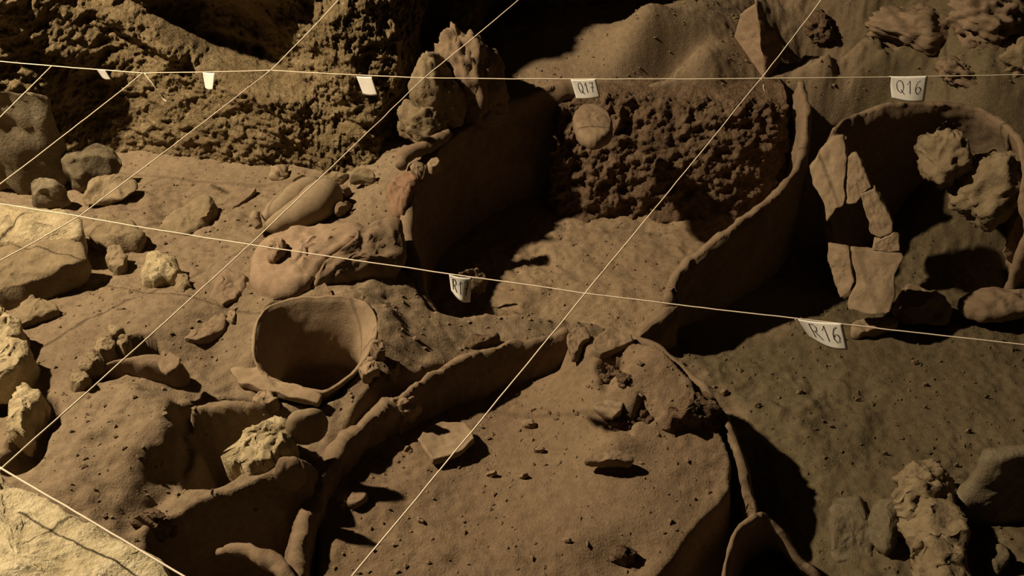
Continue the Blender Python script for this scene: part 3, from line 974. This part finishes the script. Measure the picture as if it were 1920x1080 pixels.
tag(slab('thin_flake', [(428, 390), (446, 368), (470, 350), (481, 352), (470, 366), (445, 384)], M_CLAY, lift=0.02, thick=0.012, bev=0.003, rnd=0, noise=0.002, seed=87),
    'long thin stone flake on the ground left of the broken jug', 'stone')

rc = thing('red_clay_rim', 'reddish rolled clay rim sherds stacked against the big jar', 'sherd', P(770, 370, 0.34))
slab('sherd_panel', [(722, 350, 0.33), (735, 325, 0.345), (770, 312, 0.355), (788, 320, 0.355), (772, 350, 0.335), (764, 388, 0.315), (735, 396, 0.305)], M_REDCLAY, thick=0.05, bev=0.012, noise=0.005, seed=91, parent=rc)
tube('rolled_rim', [P(752, 312, 0.345), P(760, 292, 0.355), P(785, 280, 0.36), P(812, 268, 0.365), P(842, 250, 0.365)], [0.014, 0.022, 0.022, 0.02, 0.012], M_CLAY, 40, 14, 0.004, parent=rc)
slab('clay_lump', [(765, 318, 0.365), (775, 302, 0.37), (792, 300, 0.37), (796, 314, 0.365), (785, 322, 0.365)], M_CLAY, thick=0.03, bev=0.008, noise=0.005, seed=92, parent=rc)
tag(slab('pale_chip', [(800, 308), (806, 296), (822, 292), (828, 300), (812, 312)], M_PALECLAY, z=0.37, thick=0.03, bev=0.004, noise=0.003, seed=93, M=30), 'small pale chip wedged beside the rolled red clay rim', 'stone')

# tan rocks standing where the wall meets the slope
yr = P(800, 262, 0.33)[1]
tag(lump('standing_rock', 820, 178, yr + 0.07, 0.075, 0.08, 0.125, M_STONE, 0.12, 0.5, 94, -0.2, fac=0.14), 'pale tan standing rock at the corner of the cave wall', 'rock')
tag(lump('standing_rock', 888, 150, yr + 0.16, 0.090, 0.10, 0.150, M_CLAY, 0.16, 0.4, 97, -0.3, fac=0.12), 'tall crumbly brown rock behind the pale standing rock', 'rock')
tag(lump('standing_rock', 798, 228, yr + 0.02, 0.080, 0.07, 0.070, M_STONE, 0.16, 0.45, 96, 0.0, fac=0.16), 'squat triangular rock below the pale standing rock', 'rock')
tag(lump('standing_rock', 890, 205, yr + 0.14, 0.100, 0.08, 0.065, M_CLAY, 0.14, 0.45, 98, 0.35, fac=0.14), 'low tan rock between the tall rock and the rim of the big jar', 'rock')

# ------------------------------------------------------------------ cracked jar at the right
jq = thing('cracked_jar', 'cracked clay jar at the right with its front broken open', 'jar', P(1700, 560, 0.0))
CQ = [
    [(1588, 262, 0.375), (1548, 300, 0.31), (1545, 400, 0.20), (1590, 560, 0.02)],
    [(1568, 238, 0.40), (1545, 330, 0.27), (1560, 400, 0.16), (1610, 480, 0.0)],
    [(1620, 206, 0.42), (1600, 300, 0.28), (1620, 370, 0.14), (1670, 440, 0.0)],
    [(1690, 193, 0.43), (1690, 270, 0.30), (1710, 345, 0.14), (1740, 420, 0.0)],
    [(1770, 192, 0.43), (1785, 262, 0.30), (1790, 340, 0.15), (1800, 425, 0.0)],
    [(1845, 205, 0.425), (1865, 280, 0.30), (1860, 360, 0.15), (1850, 450, 0.0)],
    [(1900, 245, 0.41), (1925, 330, 0.29), (1915, 410, 0.14), (1890, 490, 0.0)],
    [(1918, 300, 0.385), (1945, 400, 0.26), (1930, 480, 0.12), (1900, 550, 0.0)],
    [(1916, 350, 0.35), (1925, 440, 0.24), (1905, 500, 0.14), (1885, 560, 0.02)],
]
cq = np.array([[P(*p) for p in c] for c in CQ]).transpose(1, 0, 2)
sheet('jar_body', list(cq), M_CLAY, 0.022, 170, 50, 0.005, 0.05, 101, 0.006, parent=jq)


def qpos(px, py):
    """the standing front of the cracked jar: a leaning, bowed surface"""
    t = np.clip((py - 255) / 350.0, 0, 1.05)
    yy = 2.30 - 0.34 * t
    xm = 1550 + 90 * t
    bow = ((px - xm) / 90.0)
    return PY(px, py, yy - 0.025 * (1 - bow * bow * 0.8) - 0.045 * bow)


PIECES = [
    [(1520, 318), (1536, 288), (1560, 262), (1582, 258), (1590, 300), (1584, 340), (1582, 388), (1566, 392), (1550, 420), (1545, 390), (1535, 360), (1522, 345)],
    [(1592, 296), (1606, 290), (1622, 318), (1636, 352), (1618, 362), (1604, 384), (1586, 386), (1588, 342)],
    [(1612, 366), (1640, 354), (1662, 388), (1676, 420), (1674, 436), (1650, 448), (1634, 440), (1626, 400)],
    [(1640, 452), (1674, 440), (1686, 448), (1687, 472), (1662, 474), (1636, 470)],
    [(1554, 462), (1590, 468), (1596, 500), (1602, 530), (1590, 550), (1576, 560), (1562, 520), (1552, 490)],
    [(1594, 468), (1640, 474), (1694, 480), (1680, 512), (1678, 560), (1668, 588), (1620, 590), (1588, 580), (1594, 556), (1606, 530), (1600, 500)],
]
for k, p in enumerate(PIECES):
    slab('wall_sherd', p, M_PALECLAY, pos=qpos, thick=0.022, ext=(0.25, 1, 0.1), bev=0.003, rnd=0, noise=0.003, ns=0.03, seed=110 + k, parent=jq)
slab('wall_sherd', [(1596, 602), (1640, 592), (1672, 596), (1690, 604), (1650, 614), (1604, 622)], M_PALECLAY, z=0.03, thick=0.03, bev=0.004, noise=0.004, seed=117, parent=jq)

tag(lump('sediment_lump', 1772, 290, 2.33, 0.068, 0.09, 0.078, M_STONE, 0.22, 0.5, 120), 'crumbly lump of sediment stuck inside the cracked jar', 'sediment')
tag(lump('sediment_lump', 1852, 350, 2.25, 0.085, 0.10, 0.105, M_STONE, 0.20, 0.5, 121, 0.5), 'large rough lump of sediment hanging inside the right wall of the cracked jar', 'sediment')
tag(slab('pottery_sherd', [(1795, 560), (1820, 545), (1870, 535), (1925, 545), (1990, 540), (1990, 575), (1925, 582), (1860, 592), (1810, 580)], M_CLAY, z=0.06, thick=0.03, dome=0.015, bev=0.008, noise=0.004, seed=125),
    'flat sherd lying at the right edge below the cracked jar', 'sherd')
tag(slab('jar_sherd', [(1880, 480), (1890, 440), (1910, 405), (1925, 400), (1930, 460), (1905, 500), (1896, 494)], M_CLAY, pos=lambda px, py: PY(px, py, 2.2), thick=0.03, ext=(0.5, 1, 0), bev=0.004, rnd=0, noise=0.004, seed=126),
    'narrow upright sherd at the right edge beside the cracked jar', 'sherd')
tag(rock('stone', [(1672, 590), (1690, 530), (1715, 518), (1738, 545), (1760, 570), (1790, 600), (1780, 625), (1720, 622)], M_CLAY, 0.09, noise=0.008, ns=0.05, seed=127, sink=0.01), 'low brown stone at the foot of the cracked jar', 'stone')

# ------------------------------------------------------------------ lower right
tag(sheet('jar_sherd', wall_rows(np.array([P(*p) for p in [(1352, 1120, 0.10), (1358, 1060, 0.13), (1378, 1005, 0.15), (1405, 976, 0.155), (1432, 968, 0.15), (1462, 1000, 0.12), (1500, 1050, 0.08), (1540, 1090, 0.05)]]),
                                 np.array([P(*p) for p in [(1372, 1130, -0.03), (1382, 1080, -0.03), (1402, 1050, -0.03), (1428, 1035, -0.03), (1452, 1030, -0.03), (1480, 1045, -0.03), (1512, 1080, -0.03), (1550, 1120, -0.03)]]), 0.0),
          M_CLAY, 0.016, 90, 24, 0.003, 0.05, 131, 0.004), 'curved standing jar sherd at the bottom edge with a thin lit rim', 'sherd')
tag(slab('stone_block', [(1560, 952), (1590, 945), (1622, 946), (1632, 985), (1642, 1030), (1640, 1055), (1600, 1064), (1562, 1062), (1556, 1010)], M_GREYSTONE, pos=lambda px, py: PY(px, py, 1.262 + (1055 - py) * 0.0011),
         thick=0.04, ext=(0.2, 1, -0.4), bev=0.01, rnd=1, noise=0.004, seed=132), 'upright rounded stone block at the lower right', 'stone')
tag(rock('stone', [(1622, 960), (1640, 930), (1680, 920), (1700, 950), (1690, 1000), (1665, 1050), (1650, 1040), (1636, 990)], M_GREYSTONE, 0.09, noise=0.008, seed=133, sink=0.01), 'dark stone behind the upright block at the lower right', 'stone')
tag(tube('knobbly_rock', [P(1690, 915, 0.05), P(1722, 945, 0.06), P(1750, 1000, 0.055), P(1765, 1060, 0.045), P(1765, 1140, 0.03)], [0.035, 0.062, 0.058, 0.05, 0.05], M_STONE, 90, 36, 0.016, 0.03, 134),
    'long knobbly yellowish rock running to the bottom edge at the right', 'rock')
tag(lump('knobbly_rock', 1735, 905, P(1735, 905, 0.06)[1], 0.062, 0.05, 0.045, M_STONE, 0.2, 0.45, 135), 'rounded yellowish stone capping the long knobbly rock', 'rock')
tag(slab('dark_boulder', [(1790, 960), (1805, 935), (1838, 905), (1850, 862), (1875, 852), (1990, 850), (2010, 1000), (1900, 1000), (1880, 1020), (1840, 1015), (1800, 1000)], M_GREYSTONE,
         pos=lambda px, py: PY(px, py, 1.345 + (1000 - py) * 0.00015), thick=0.045, ext=(0.1, 1, -0.3), bev=0.015, rnd=1, noise=0.006, ns=0.05, seed=136), 'dark boulder with a shaded face at the right edge', 'rock')
tag(rock('stone', [(1840, 1040), (1852, 1018), (1872, 1015), (1885, 1040), (1890, 1075), (1860, 1078), (1848, 1060)], M_GREYSTONE, 0.05, noise=0.006, seed=137, M=36), 'small knobby stone below the dark boulder', 'stone')

# ------------------------------------------------------------------ lower left
tag(slab('limestone_boulder', [(-180, 800), (-60, 850), (12, 884), (120, 945), (220, 1003), (262, 1035), (345, 1085), (400, 1160), (330, 1260), (-200, 1260)], M_BOULDER, z=0.50, thick=0.30, dome=0.03,
         bev=0.03, noise=0.014, ns=0.08, seed=141, M=110, flare=0.05), 'large pale limestone boulder filling the bottom left corner', 'boulder')
tag(slab('rough_stone', [(410, 858), (432, 828), (470, 800), (505, 782), (540, 775), (545, 800), (540, 840), (520, 868), (480, 882), (450, 872)], M_PALESTONE, z=0.30, thick=0.09, dome=0.02, bev=0.02, noise=0.010, ns=0.03, seed=142, M=80),
    'rough pale lit stone bridging the pit at the lower left', 'stone')
tag(rock('oval_stone', [(533, 800), (542, 778), (570, 766), (600, 764), (615, 775), (608, 805), (580, 828), (548, 828)], M_SMOOTHSTONE, 0.075, z=0.275, noise=0.002, seed=143, fac=0), 'smooth oval grey stone next to the rough pale stone', 'stone')
tag(rock('round_stone', [(510, 885), (520, 862), (545, 855), (568, 864), (576, 888), (562, 908), (530, 912)], M_CLAY, 0.07, z=0.265, noise=0.003, seed=144, fac=0), 'round stone below the smooth oval stone', 'stone')
tag(tube('curved_rim', [P(408, 1036, 0.21), P(440, 1030, 0.23), P(475, 1036, 0.235), P(510, 1052, 0.23), P(535, 1080, 0.22), P(550, 1130, 0.20)], [0.006, 0.012, 0.014, 0.016, 0.017, 0.016], M_CLAY, 50, 14, 0.004, seed=145),
    'curved pottery rim poking up at the bottom edge left of centre', 'sherd')
tag(rock('earth_clod', [(250, 1000), (262, 965), (290, 945), (320, 950), (332, 975), (310, 1000), (280, 1012)], M_DARKSOIL, 0.06, noise=0.012, ns=0.03, seed=146, sink=0.02), 'rough clod at the left end of the curved ridge', 'clod')

# buried pot on the left with stones round its mouth
bp_ = rock('buried_pot', [(172, 730), (220, 704), (265, 680), (300, 660), (335, 668), (352, 690), (354, 722), (338, 750), (300, 752), (250, 742), (205, 736)], M_CLAY, 0.12, z=0.225, noise=0.003, seed=151, fac=0)
tag(bp_, 'rounded belly of a buried clay pot at the left beside a dark opening', 'pot')
tag(slab('pot_sherd', [(296, 678), (318, 658), (338, 668), (332, 690), (312, 702), (300, 694)], M_CLAY, z=0.36, thick=0.012, bev=0.003, rnd=0, noise=0.002, seed=152), 'small sherd lying on the belly of the buried pot', 'sherd')
for k, (poly, lift, lb) in enumerate([
        ([(196, 615), (206, 598), (222, 602), (228, 614), (216, 628), (204, 626)], 0.035, 'topmost pale brick-like stone above the dark opening at the left'),
        ([(216, 634), (226, 618), (240, 620), (242, 638), (228, 646)], 0.03, 'angular stone right of the topmost stone above the opening'),
        ([(172, 648), (182, 630), (204, 634), (214, 642), (198, 658), (184, 660)], 0.03, 'blocky stone above the middle of the dark opening'),
        ([(156, 676), (164, 652), (178, 650), (190, 668), (186, 682), (172, 680)], 0.03, 'pale blocky stone at the left part of the opening rim'),
        ([(134, 684), (148, 668), (168, 668), (174, 684), (160, 692), (142, 692)], 0.028, 'pale wedge stone at the lower left of the opening rim'),
        ([(124, 712), (134, 694), (158, 694), (166, 704), (150, 718), (132, 718)], 0.028, 'lowest pale stone at the left end of the opening rim')]):
    tag(slab('rim_stone', poly, M_STONE, lift=lift, thick=0.05, bev=0.006, rnd=0, noise=0.005, ns=0.025, seed=160 + k, M=40, fac=0.12), lb, 'stone', 'stones around the dark opening')

# stones and slabs on the left
for k, (poly, z_, th, dm, m, lb, nm) in enumerate([
        ([(-80, 470), (20, 452), (100, 446), (156, 452), (166, 474), (150, 498), (70, 525), (0, 552), (-90, 570)], 0.375, 0.09, 0.012, M_STONE, 'flat brown stone slab with a broken shaded front edge at the left', 'stone_slab'),
        ([(-80, 400), (10, 382), (60, 377), (112, 386), (150, 408), (158, 440), (110, 448), (20, 456), (-90, 474)], 0.37, 0.10, 0.03, M_PALESTONE, 'pale domed boulder behind the flat stone slab at the left', 'boulder'),
        ([(148, 425), (165, 402), (200, 398), (245, 408), (270, 432), (258, 446), (215, 456), (180, 448)], 0.295, 0.06, 0.008, M_STONE, 'flat brown slab right of the pale domed boulder', 'stone_slab'),
        ([(148, 450), (180, 442), (215, 452), (205, 462), (165, 462)], 0.275, 0.04, 0.004, M_STONE, 'thin stone plate under the flat brown slab', 'stone_slab'),
        ([(196, 488), (206, 462), (226, 460), (236, 478), (230, 500), (212, 504)], 0.305, 0.04, 0.004, M_STONE, 'small angular stone below the flat brown slab', 'stone'),
        ([(262, 520), (266, 478), (290, 466), (325, 478), (345, 495), (330, 512), (300, 515), (290, 524)], 0.325, 0.06, 0.015, M_PALESTONE, 'pale rough stone standing alone in the left ground', 'stone'),
        ([(322, 530), (332, 508), (346, 508), (358, 532), (345, 545), (328, 545)], 0.32, 0.05, 0.005, M_STONE, 'small jagged stone right of the pale rough stone', 'stone'),
        ([(296, 422), (330, 380), (385, 356), (404, 370), (400, 395), (370, 425), (330, 432)], 0.25, 0.06, 0.006, M_STONE, 'flat angular slab half sunk in the ground below the cave wall', 'stone_slab'),
        ([(395, 555), (402, 520), (430, 500), (458, 505), (462, 540), (440, 560), (415, 570)], 0.312, 0.04, 0.003, M_CLAY, 'broken clay plate left of the pale clay slab', 'clay_plate'),
        ([(424, 600), (432, 578), (446, 570), (446, 590), (436, 604)], 0.305, 0.03, 0.0, M_PALECLAY, 'tiny pale chip below the broken clay plate', 'stone'),
        ([(345, 640), (352, 600), (380, 580), (425, 585), (420, 612), (372, 638)], 0.302, 0.03, 0.003, M_CLAY, 'cracked flat clay plate left of the small jar', 'clay_plate'),
        ([(22, 600), (30, 568), (50, 552), (74, 560), (105, 560), (108, 580), (60, 598), (40, 606)], 0.345, 0.05, 0.006, M_STONE, 'low angular stones half buried near the left edge', 'stone'),
        ]):
    tag(slab(nm, poly, m, z=z_, thick=th, dome=dm, bev=0.008 if th > 0.05 else 0.004, rnd=0, noise=0.006, ns=0.04, seed=170 + k, fac=0.10), lb, nm.split('_')[-1])
for k, (poly, h, m, lb) in enumerate([
        ([(108, 345), (130, 310), (160, 278), (188, 254), (210, 262), (226, 290), (212, 318), (175, 345), (145, 362), (125, 355)], 0.13, M_GREYSTONE, 'tall grey stone leaning against the foot of the cave wall'),
        ([(55, 372), (80, 340), (108, 332), (128, 350), (135, 378), (110, 392), (70, 392)], 0.09, M_GREYSTONE, 'grey green stone in front of the tall leaning stone'),
        ([(-60, 330), (-20, 190), (30, 160), (80, 175), (115, 230), (105, 290), (60, 335), (0, 350)], 0.34, M_GREYSTONE, 'big shaded boulder at the far left under the wall'),
        ([(150, 372), (170, 335), (230, 320), (262, 335), (250, 362), (205, 388), (165, 390)], 0.045, M_STONE, 'low wide stone between the grey stone and the brown slab'),
        ]):
    tag(rock('boulder', poly, m, h, noise=0.012, ns=0.08, seed=190 + k, sink=0.01), lb, 'boulder')
for k, (poly, z_, th, lb) in enumerate([
        ([(-60, 560), (0, 552), (20, 585), (36, 600), (32, 632), (0, 640), (-60, 640)], 0.40, 0.08, 'pale crumbly block at the left edge, upper of three'),
        ([(-60, 640), (10, 632), (44, 636), (52, 662), (38, 692), (0, 706), (-60, 710)], 0.40, 0.08, 'pale crumbly block at the left edge, middle of three'),
        ([(12, 770), (30, 728), (48, 705), (70, 718), (66, 750), (48, 775), (36, 810), (10, 806)], 0.38, 0.08, 'pale crumbly block near the left edge, lowest of three')]):
    tag(slab('pale_block', poly, M_PALESTONE, z=z_, thick=th, dome=0.006, bev=0.010, rnd=0, noise=0.009, ns=0.04, seed=200 + k, fac=0.12), lb, 'stone', 'pale blocks at the left edge')

# stones on the back slope at upper right
for k, (x, y, rx, ry, rz, m, lb) in enumerate([
        (1536, 52, 0.055, 0.05, 0.05, M_DARKSOIL, 'mossy looking stone behind the upright terracotta fragment'),
        (1925, 118, 0.075, 0.06, 0.075, M_STONE, 'tan stone at the right edge above the cracked jar'),
        (1720, 62, 0.15, 0.10, 0.075, M_CLAY, 'broad low rock mass on the back slope at upper right'),
        (1850, 40, 0.11, 0.08, 0.07, M_CLAY, 'second rock mass right of the broad one on the back slope'),
        (1800, 138, 0.07, 0.05, 0.035, M_CLAY, 'low dark stone below the broad rock mass')]):
    tag(lump('slope_rock', x, y, PT(x, y + 12)[1] + ry * 0.25, rx, ry, rz, m, 0.25, 0.4, 210 + k, 0.1 * k, fac=0.14, n=64, m=44), lb, 'rock')

# pebbles on the right floor
for (x, y, s) in ((1716, 680, 9), (1735, 722, 7), (1764, 678, 5), (1735, 764, 6), (1816, 808, 8), (1660, 850, 7), (1792, 872, 7), (1500, 735, 9), (1358, 735, 10), (1420, 760, 7), (1610, 750, 6), (1850, 745, 6), (1560, 800, 6)):
    pb = rock('pebble', [(x - s, y + 1), (x - s * 0.5, y - s * 0.6), (x + s * 0.6, y - s * 0.7), (x + s, y), (x + s * 0.5, y + s * 0.6), (x - s * 0.5, y + s * 0.6)], M_CLAY, 0.008 + s * 0.0008,
              noise=0.002, ns=0.012, seed=x, sink=0.003, M=20)
    tag(pb, 'tiny pebble on the bare earth floor at the right', 'pebble', 'pebbles on the right floor')

# crumbs of soil
rnd_ = random.Random(5)
VV, FF, TT = [], [], []
OCT = np.array([(1, 0, 0), (-1, 0, 0), (0, 1, 0), (0, -1, 0), (0, 0, 1), (0, 0, -1)], float)
OF = [(0, 2, 4), (2, 1, 4), (1, 3, 4), (3, 0, 4), (2, 0, 5), (1, 2, 5), (3, 1, 5), (0, 3, 5)]
for k in range(9000):
    x, y = rnd_.uniform(-1.5, 1.7), rnd_.uniform(1.05, 3.0)
    s = 0.0014 + 0.0050 * rnd_.random() ** 3
    if rnd_.random() < 0.03:
        s *= 1.8
    c = np.array([x, y, hz(x, y) + s * 0.3])
    v = OCT * s * np.array([rnd_.uniform(0.7, 1.4), rnd_.uniform(0.7, 1.4), rnd_.uniform(0.3, 0.65)]) + np.array([[rnd_.uniform(-0.3, 0.3) * s for _ in range(3)] for _ in range(6)])
    b0 = len(VV) * 6
    VV.append(v + c)
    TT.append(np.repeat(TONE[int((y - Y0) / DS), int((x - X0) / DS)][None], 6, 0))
    FF += [(a + b0, b + b0, d + b0) for a, b, d in OF]
cr = make('soil_crumbs', np.vstack(VV), np.array(FF), M_SOIL, smooth_sh=False)
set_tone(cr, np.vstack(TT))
props(cr, 'fine crumbs of soil scattered over the earth floor', 'soil', kind='stuff')

# ------------------------------------------------------------------ grid strings and labels
ZQ, ZR, ZS = 0.56, 0.50, 0.60
NQ = {0: (93, 126), 1: (268, 137), 2: (507, 132), 3: (795, 146), 4: (1427, 147)}


def zq(x):
    return ZQ + 0.0 * x


def string(pts, label, sag=0.003, rad=0.0013, seed=0):
    W = np.array([P(*p) for p in pts])
    n = 160
    t = np.linspace(0, len(W) - 1, n)
    C = np.stack([np.interp(t, np.arange(len(W)), W[:, k]) for k in range(3)], 1)
    C[:, 2] -= sag * np.sin(math.pi * (t % 1.0))
    C = C + 0.0006 * np.stack([fbm3(C, 0.05, 2, seed + k) for k in range(3)], 1)
    o = tube('grid_string', C, rad, M_STRING, n, 7, spline=False)
    return tag(o, label, 'string', 'strings of the excavation grid')


string([(-160, 103, ZQ), (0, 115, ZQ), NQ[1] + (ZQ,), NQ[2] + (ZQ,), NQ[3] + (ZQ,), (1100, 148, ZQ), NQ[4] + (ZQ,), (1920, 140, ZQ), (2500, 130, ZQ)],
       'long white string running level across the top carrying five paper tags', 0.001, seed=1)
string([(-160, 355, ZR), (150, 406, ZR), (470, 459, ZR), (1098, 550, ZR), (1500, 598, ZR), (1920, 646, ZR), (2600, 726, ZR)],
       'long white string crossing the middle and sloping down to the right', 0.001, seed=2)
string([(-60, 842, ZS), (3, 878, ZS), (345, 1080, ZS - 0.03), (480, 1160, ZS - 0.05)], 'white string along the pale boulder at bottom left', 0.001, 0.0015, 3)
string([(-60, 278, 0.50), (97, 123, ZQ)], 'short white string at the far left edge', 0.001, seed=4)
string([(-60, 385, 0.47), (0, 345, 0.48), NQ[1] + (ZQ,)], 'white string from the left edge to the top string beside the loose end', 0.002, seed=5)
string([(-60, 524, ZR), (0, 489, ZR), (150, 404, ZR), NQ[2] + (ZQ,), (635, 0, 0.70), (690, -58, 0.74)], 'white string rising past the pale domed boulder to the rock wall', 0.002, seed=6)
string([(-40, 916, ZS), (3, 878, ZS), (470, 457, ZR), NQ[3] + (ZQ,), (972, 0, 0.70), (1040, -70, 0.74)], 'long white diagonal string over the buried pot and the small jar', 0.002, seed=7)
string([(600, 1153, 0.42), (660, 1080, 0.42), (1098, 549, ZR), NQ[4] + (ZQ,), (1540, 0, 0.68), (1590, -62, 0.72)], 'long white diagonal string over the foreground jar and big jar', 0.002, 0.0014, 8)
tag(tube('string_end', [P(271, 138, ZQ), P(288, 160, ZQ - 0.025), P(305, 184, ZQ - 0.06), P(312, 190, ZQ - 0.065)], 0.0011, M_STRING, 24, 6), 'loose string end hanging from the top string near the left', 'string')
tag(tube('string_end', [P(1428, 149, ZQ), P(1432, 156, ZQ - 0.01), P(1431, 164, ZQ - 0.02), P(1434, 172, ZQ - 0.03)], 0.0010, M_STRING, 20, 6), 'short string end hanging at the knot above the big jar', 'string')

GLY = {
    'Q': [[(0.5 + 0.42 * math.cos(a), 0.52 + 0.48 * math.sin(a)) for a in np.linspace(0.3, 0.3 + 2 * math.pi, 22)], [(0.55, 0.28), (0.98, -0.08)]],
    '1': [[(0.25, 0.68), (0.6, 1.0), (0.58, 0.0)]],
    '7': [[(0.1, 0.95), (0.9, 1.0), (0.5, 0.0)], [(0.3, 0.48), (0.9, 0.55)]],
    '6': [[(0.8, 0.98), (0.45, 0.85), (0.18, 0.5), (0.15, 0.2), (0.4, 0.0), (0.75, 0.08), (0.88, 0.3), (0.7, 0.5), (0.4, 0.5), (0.18, 0.3)]],
    'R': [[(0.15, 0.0), (0.2, 1.0)], [(0.05, 0.95), (0.6, 1.02), (0.85, 0.8), (0.7, 0.55), (0.22, 0.48)], [(0.4, 0.5), (0.95, 0.0)]],
}


def paper(name, corners, ys, label, text=None, curl=0.004, box=(0.12, 0.88, 0.2, 0.8), edge=None):
    """hanging slip: corners tl, tr, br, bl in the picture; ys = distance of each corner in the room"""
    tl, tr, br, bl = [PY(c[0], c[1], y) for c, y in zip(corners, ys)]

    def S(u, v):
        p = (tl * (1 - u) + tr * u) * (1 - v) + (bl * (1 - u) + br * u) * v
        return p + np.array([0.0, -curl * math.sin(math.pi * u) * (0.3 + v), 0])
    n = 13
    G = np.array([[S(u, v) for u in np.linspace(0, 1, n)] for v in np.linspace(0, 1, n)])
    A = G.reshape(-1, 3)
    B = A + np.array([0, 0.0005, 0])
    F = gridfaces(n, n)
    q = n * n
    FFs = F.tolist() + (F[:, ::-1] + q).tolist()
    ring = [k for k in range(n)] + [n * k + n - 1 for k in range(1, n)] + [q - 1 - k for k in range(1, n)] + [n * (n - 1 - k) for k in range(1, n - 1)]
    for a, b in zip(ring, ring[1:] + ring[:1]):
        FFs.append([b, a, a + q, b + q])
    root = thing(name, label, 'paper tag', (tl + tr + bl + br) / 4, 'paper grid tags')
    make('slip', np.vstack([A, B]), FFs, M_PAPER, root)
    if text:
        V, F2 = [], []
        u0, u1, v0, v1 = box
        cw = (u1 - u0) / len(text)
        for i, ch in enumerate(text):
            for st in GLY[ch]:
                pts = np.array([(u0 + cw * (i + 0.06 + 0.86 * a), v1 - (v1 - v0) * b) for a, b in st])
                W = np.array([S(a, b) for a, b in pts])
                W[:, 1] -= 0.0009
                d = np.gradient(W, axis=0)
                d /= np.linalg.norm(d, axis=1, keepdims=True) + 1e-9
                sd = np.cross(d, [0, 1, 0]) * 0.00095
                k0 = len(V)
                for w, s in zip(W, sd):
                    V += [w + s, w - s]
                for k in range(len(W) - 1):
                    F2.append([k0 + 2 * k, k0 + 2 * k + 1, k0 + 2 * k + 3, k0 + 2 * k + 2])
        make('handwriting', V, F2, M_INK, root, False)
    return root


def ysr(px, py, z):
    return P(px, py, z)[1]


yq = ysr(1100, 148, ZQ)
paper('paper_tag', [(180, 129), (197, 131), (208, 149), (192, 146)], [ysr(190, 130, ZQ) - 0.01, ysr(190, 130, ZQ) - 0.06, ysr(190, 130, ZQ) - 0.06, ysr(190, 130, ZQ) - 0.01], 'blank narrow paper tag nearest the left edge on the top string')
paper('paper_tag', [(380, 136), (403, 137), (399, 168), (385, 166)], [ysr(390, 136, ZQ) - v for v in (0.004, 0.034, 0.034, 0.004)], 'blank white paper tag hanging second from the left on the top string')
paper('paper_tag', [(668, 143), (697, 144), (708, 178), (681, 177)], [ysr(685, 143, ZQ) - v for v in (0.004, 0.05, 0.05, 0.004)], 'blank white slanted paper tag in the middle of the rock wall')
paper('paper_tag', [(1070, 149), (1117, 148), (1126, 182), (1081, 186)], [yq - v for v in (0.004, 0.03, 0.03, 0.004)], 'white paper tag reading Q17 above the big jar', 'Q17', box=(0.2, 0.86, 0.15, 0.68))
paper('paper_tag', [(1667, 143), (1740, 142), (1733, 191), (1672, 184)], [ysr(1700, 142, ZQ) - v for v in (0.004, 0.035, 0.035, 0.004)], 'white paper tag reading Q16 above the cracked jar', 'Q16', box=(0.14, 0.88, 0.16, 0.68), curl=0.008)
y7 = ysr(875, 520, ZR)
paper('paper_tag', [(842, 515), (884, 521), (882, 566), (846, 545)], [y7 - 0.004, y7 - 0.02, y7 - 0.02, y7 + 0.005], 'curled paper tag reading R17 on the middle string', 'R17', box=(0.1, 0.9, 0.15, 0.72), curl=0.012)
y6 = ysr(1540, 602, ZR)
paper('paper_tag', [(1490, 598), (1580, 606), (1590, 656), (1518, 632)], [y6 + 0.01, y6 - 0.05, y6 - 0.06, y6 + 0.0], 'curled paper tag reading R16 on the middle string', 'R16', box=(0.2, 0.9, 0.12, 0.72), curl=0.01)
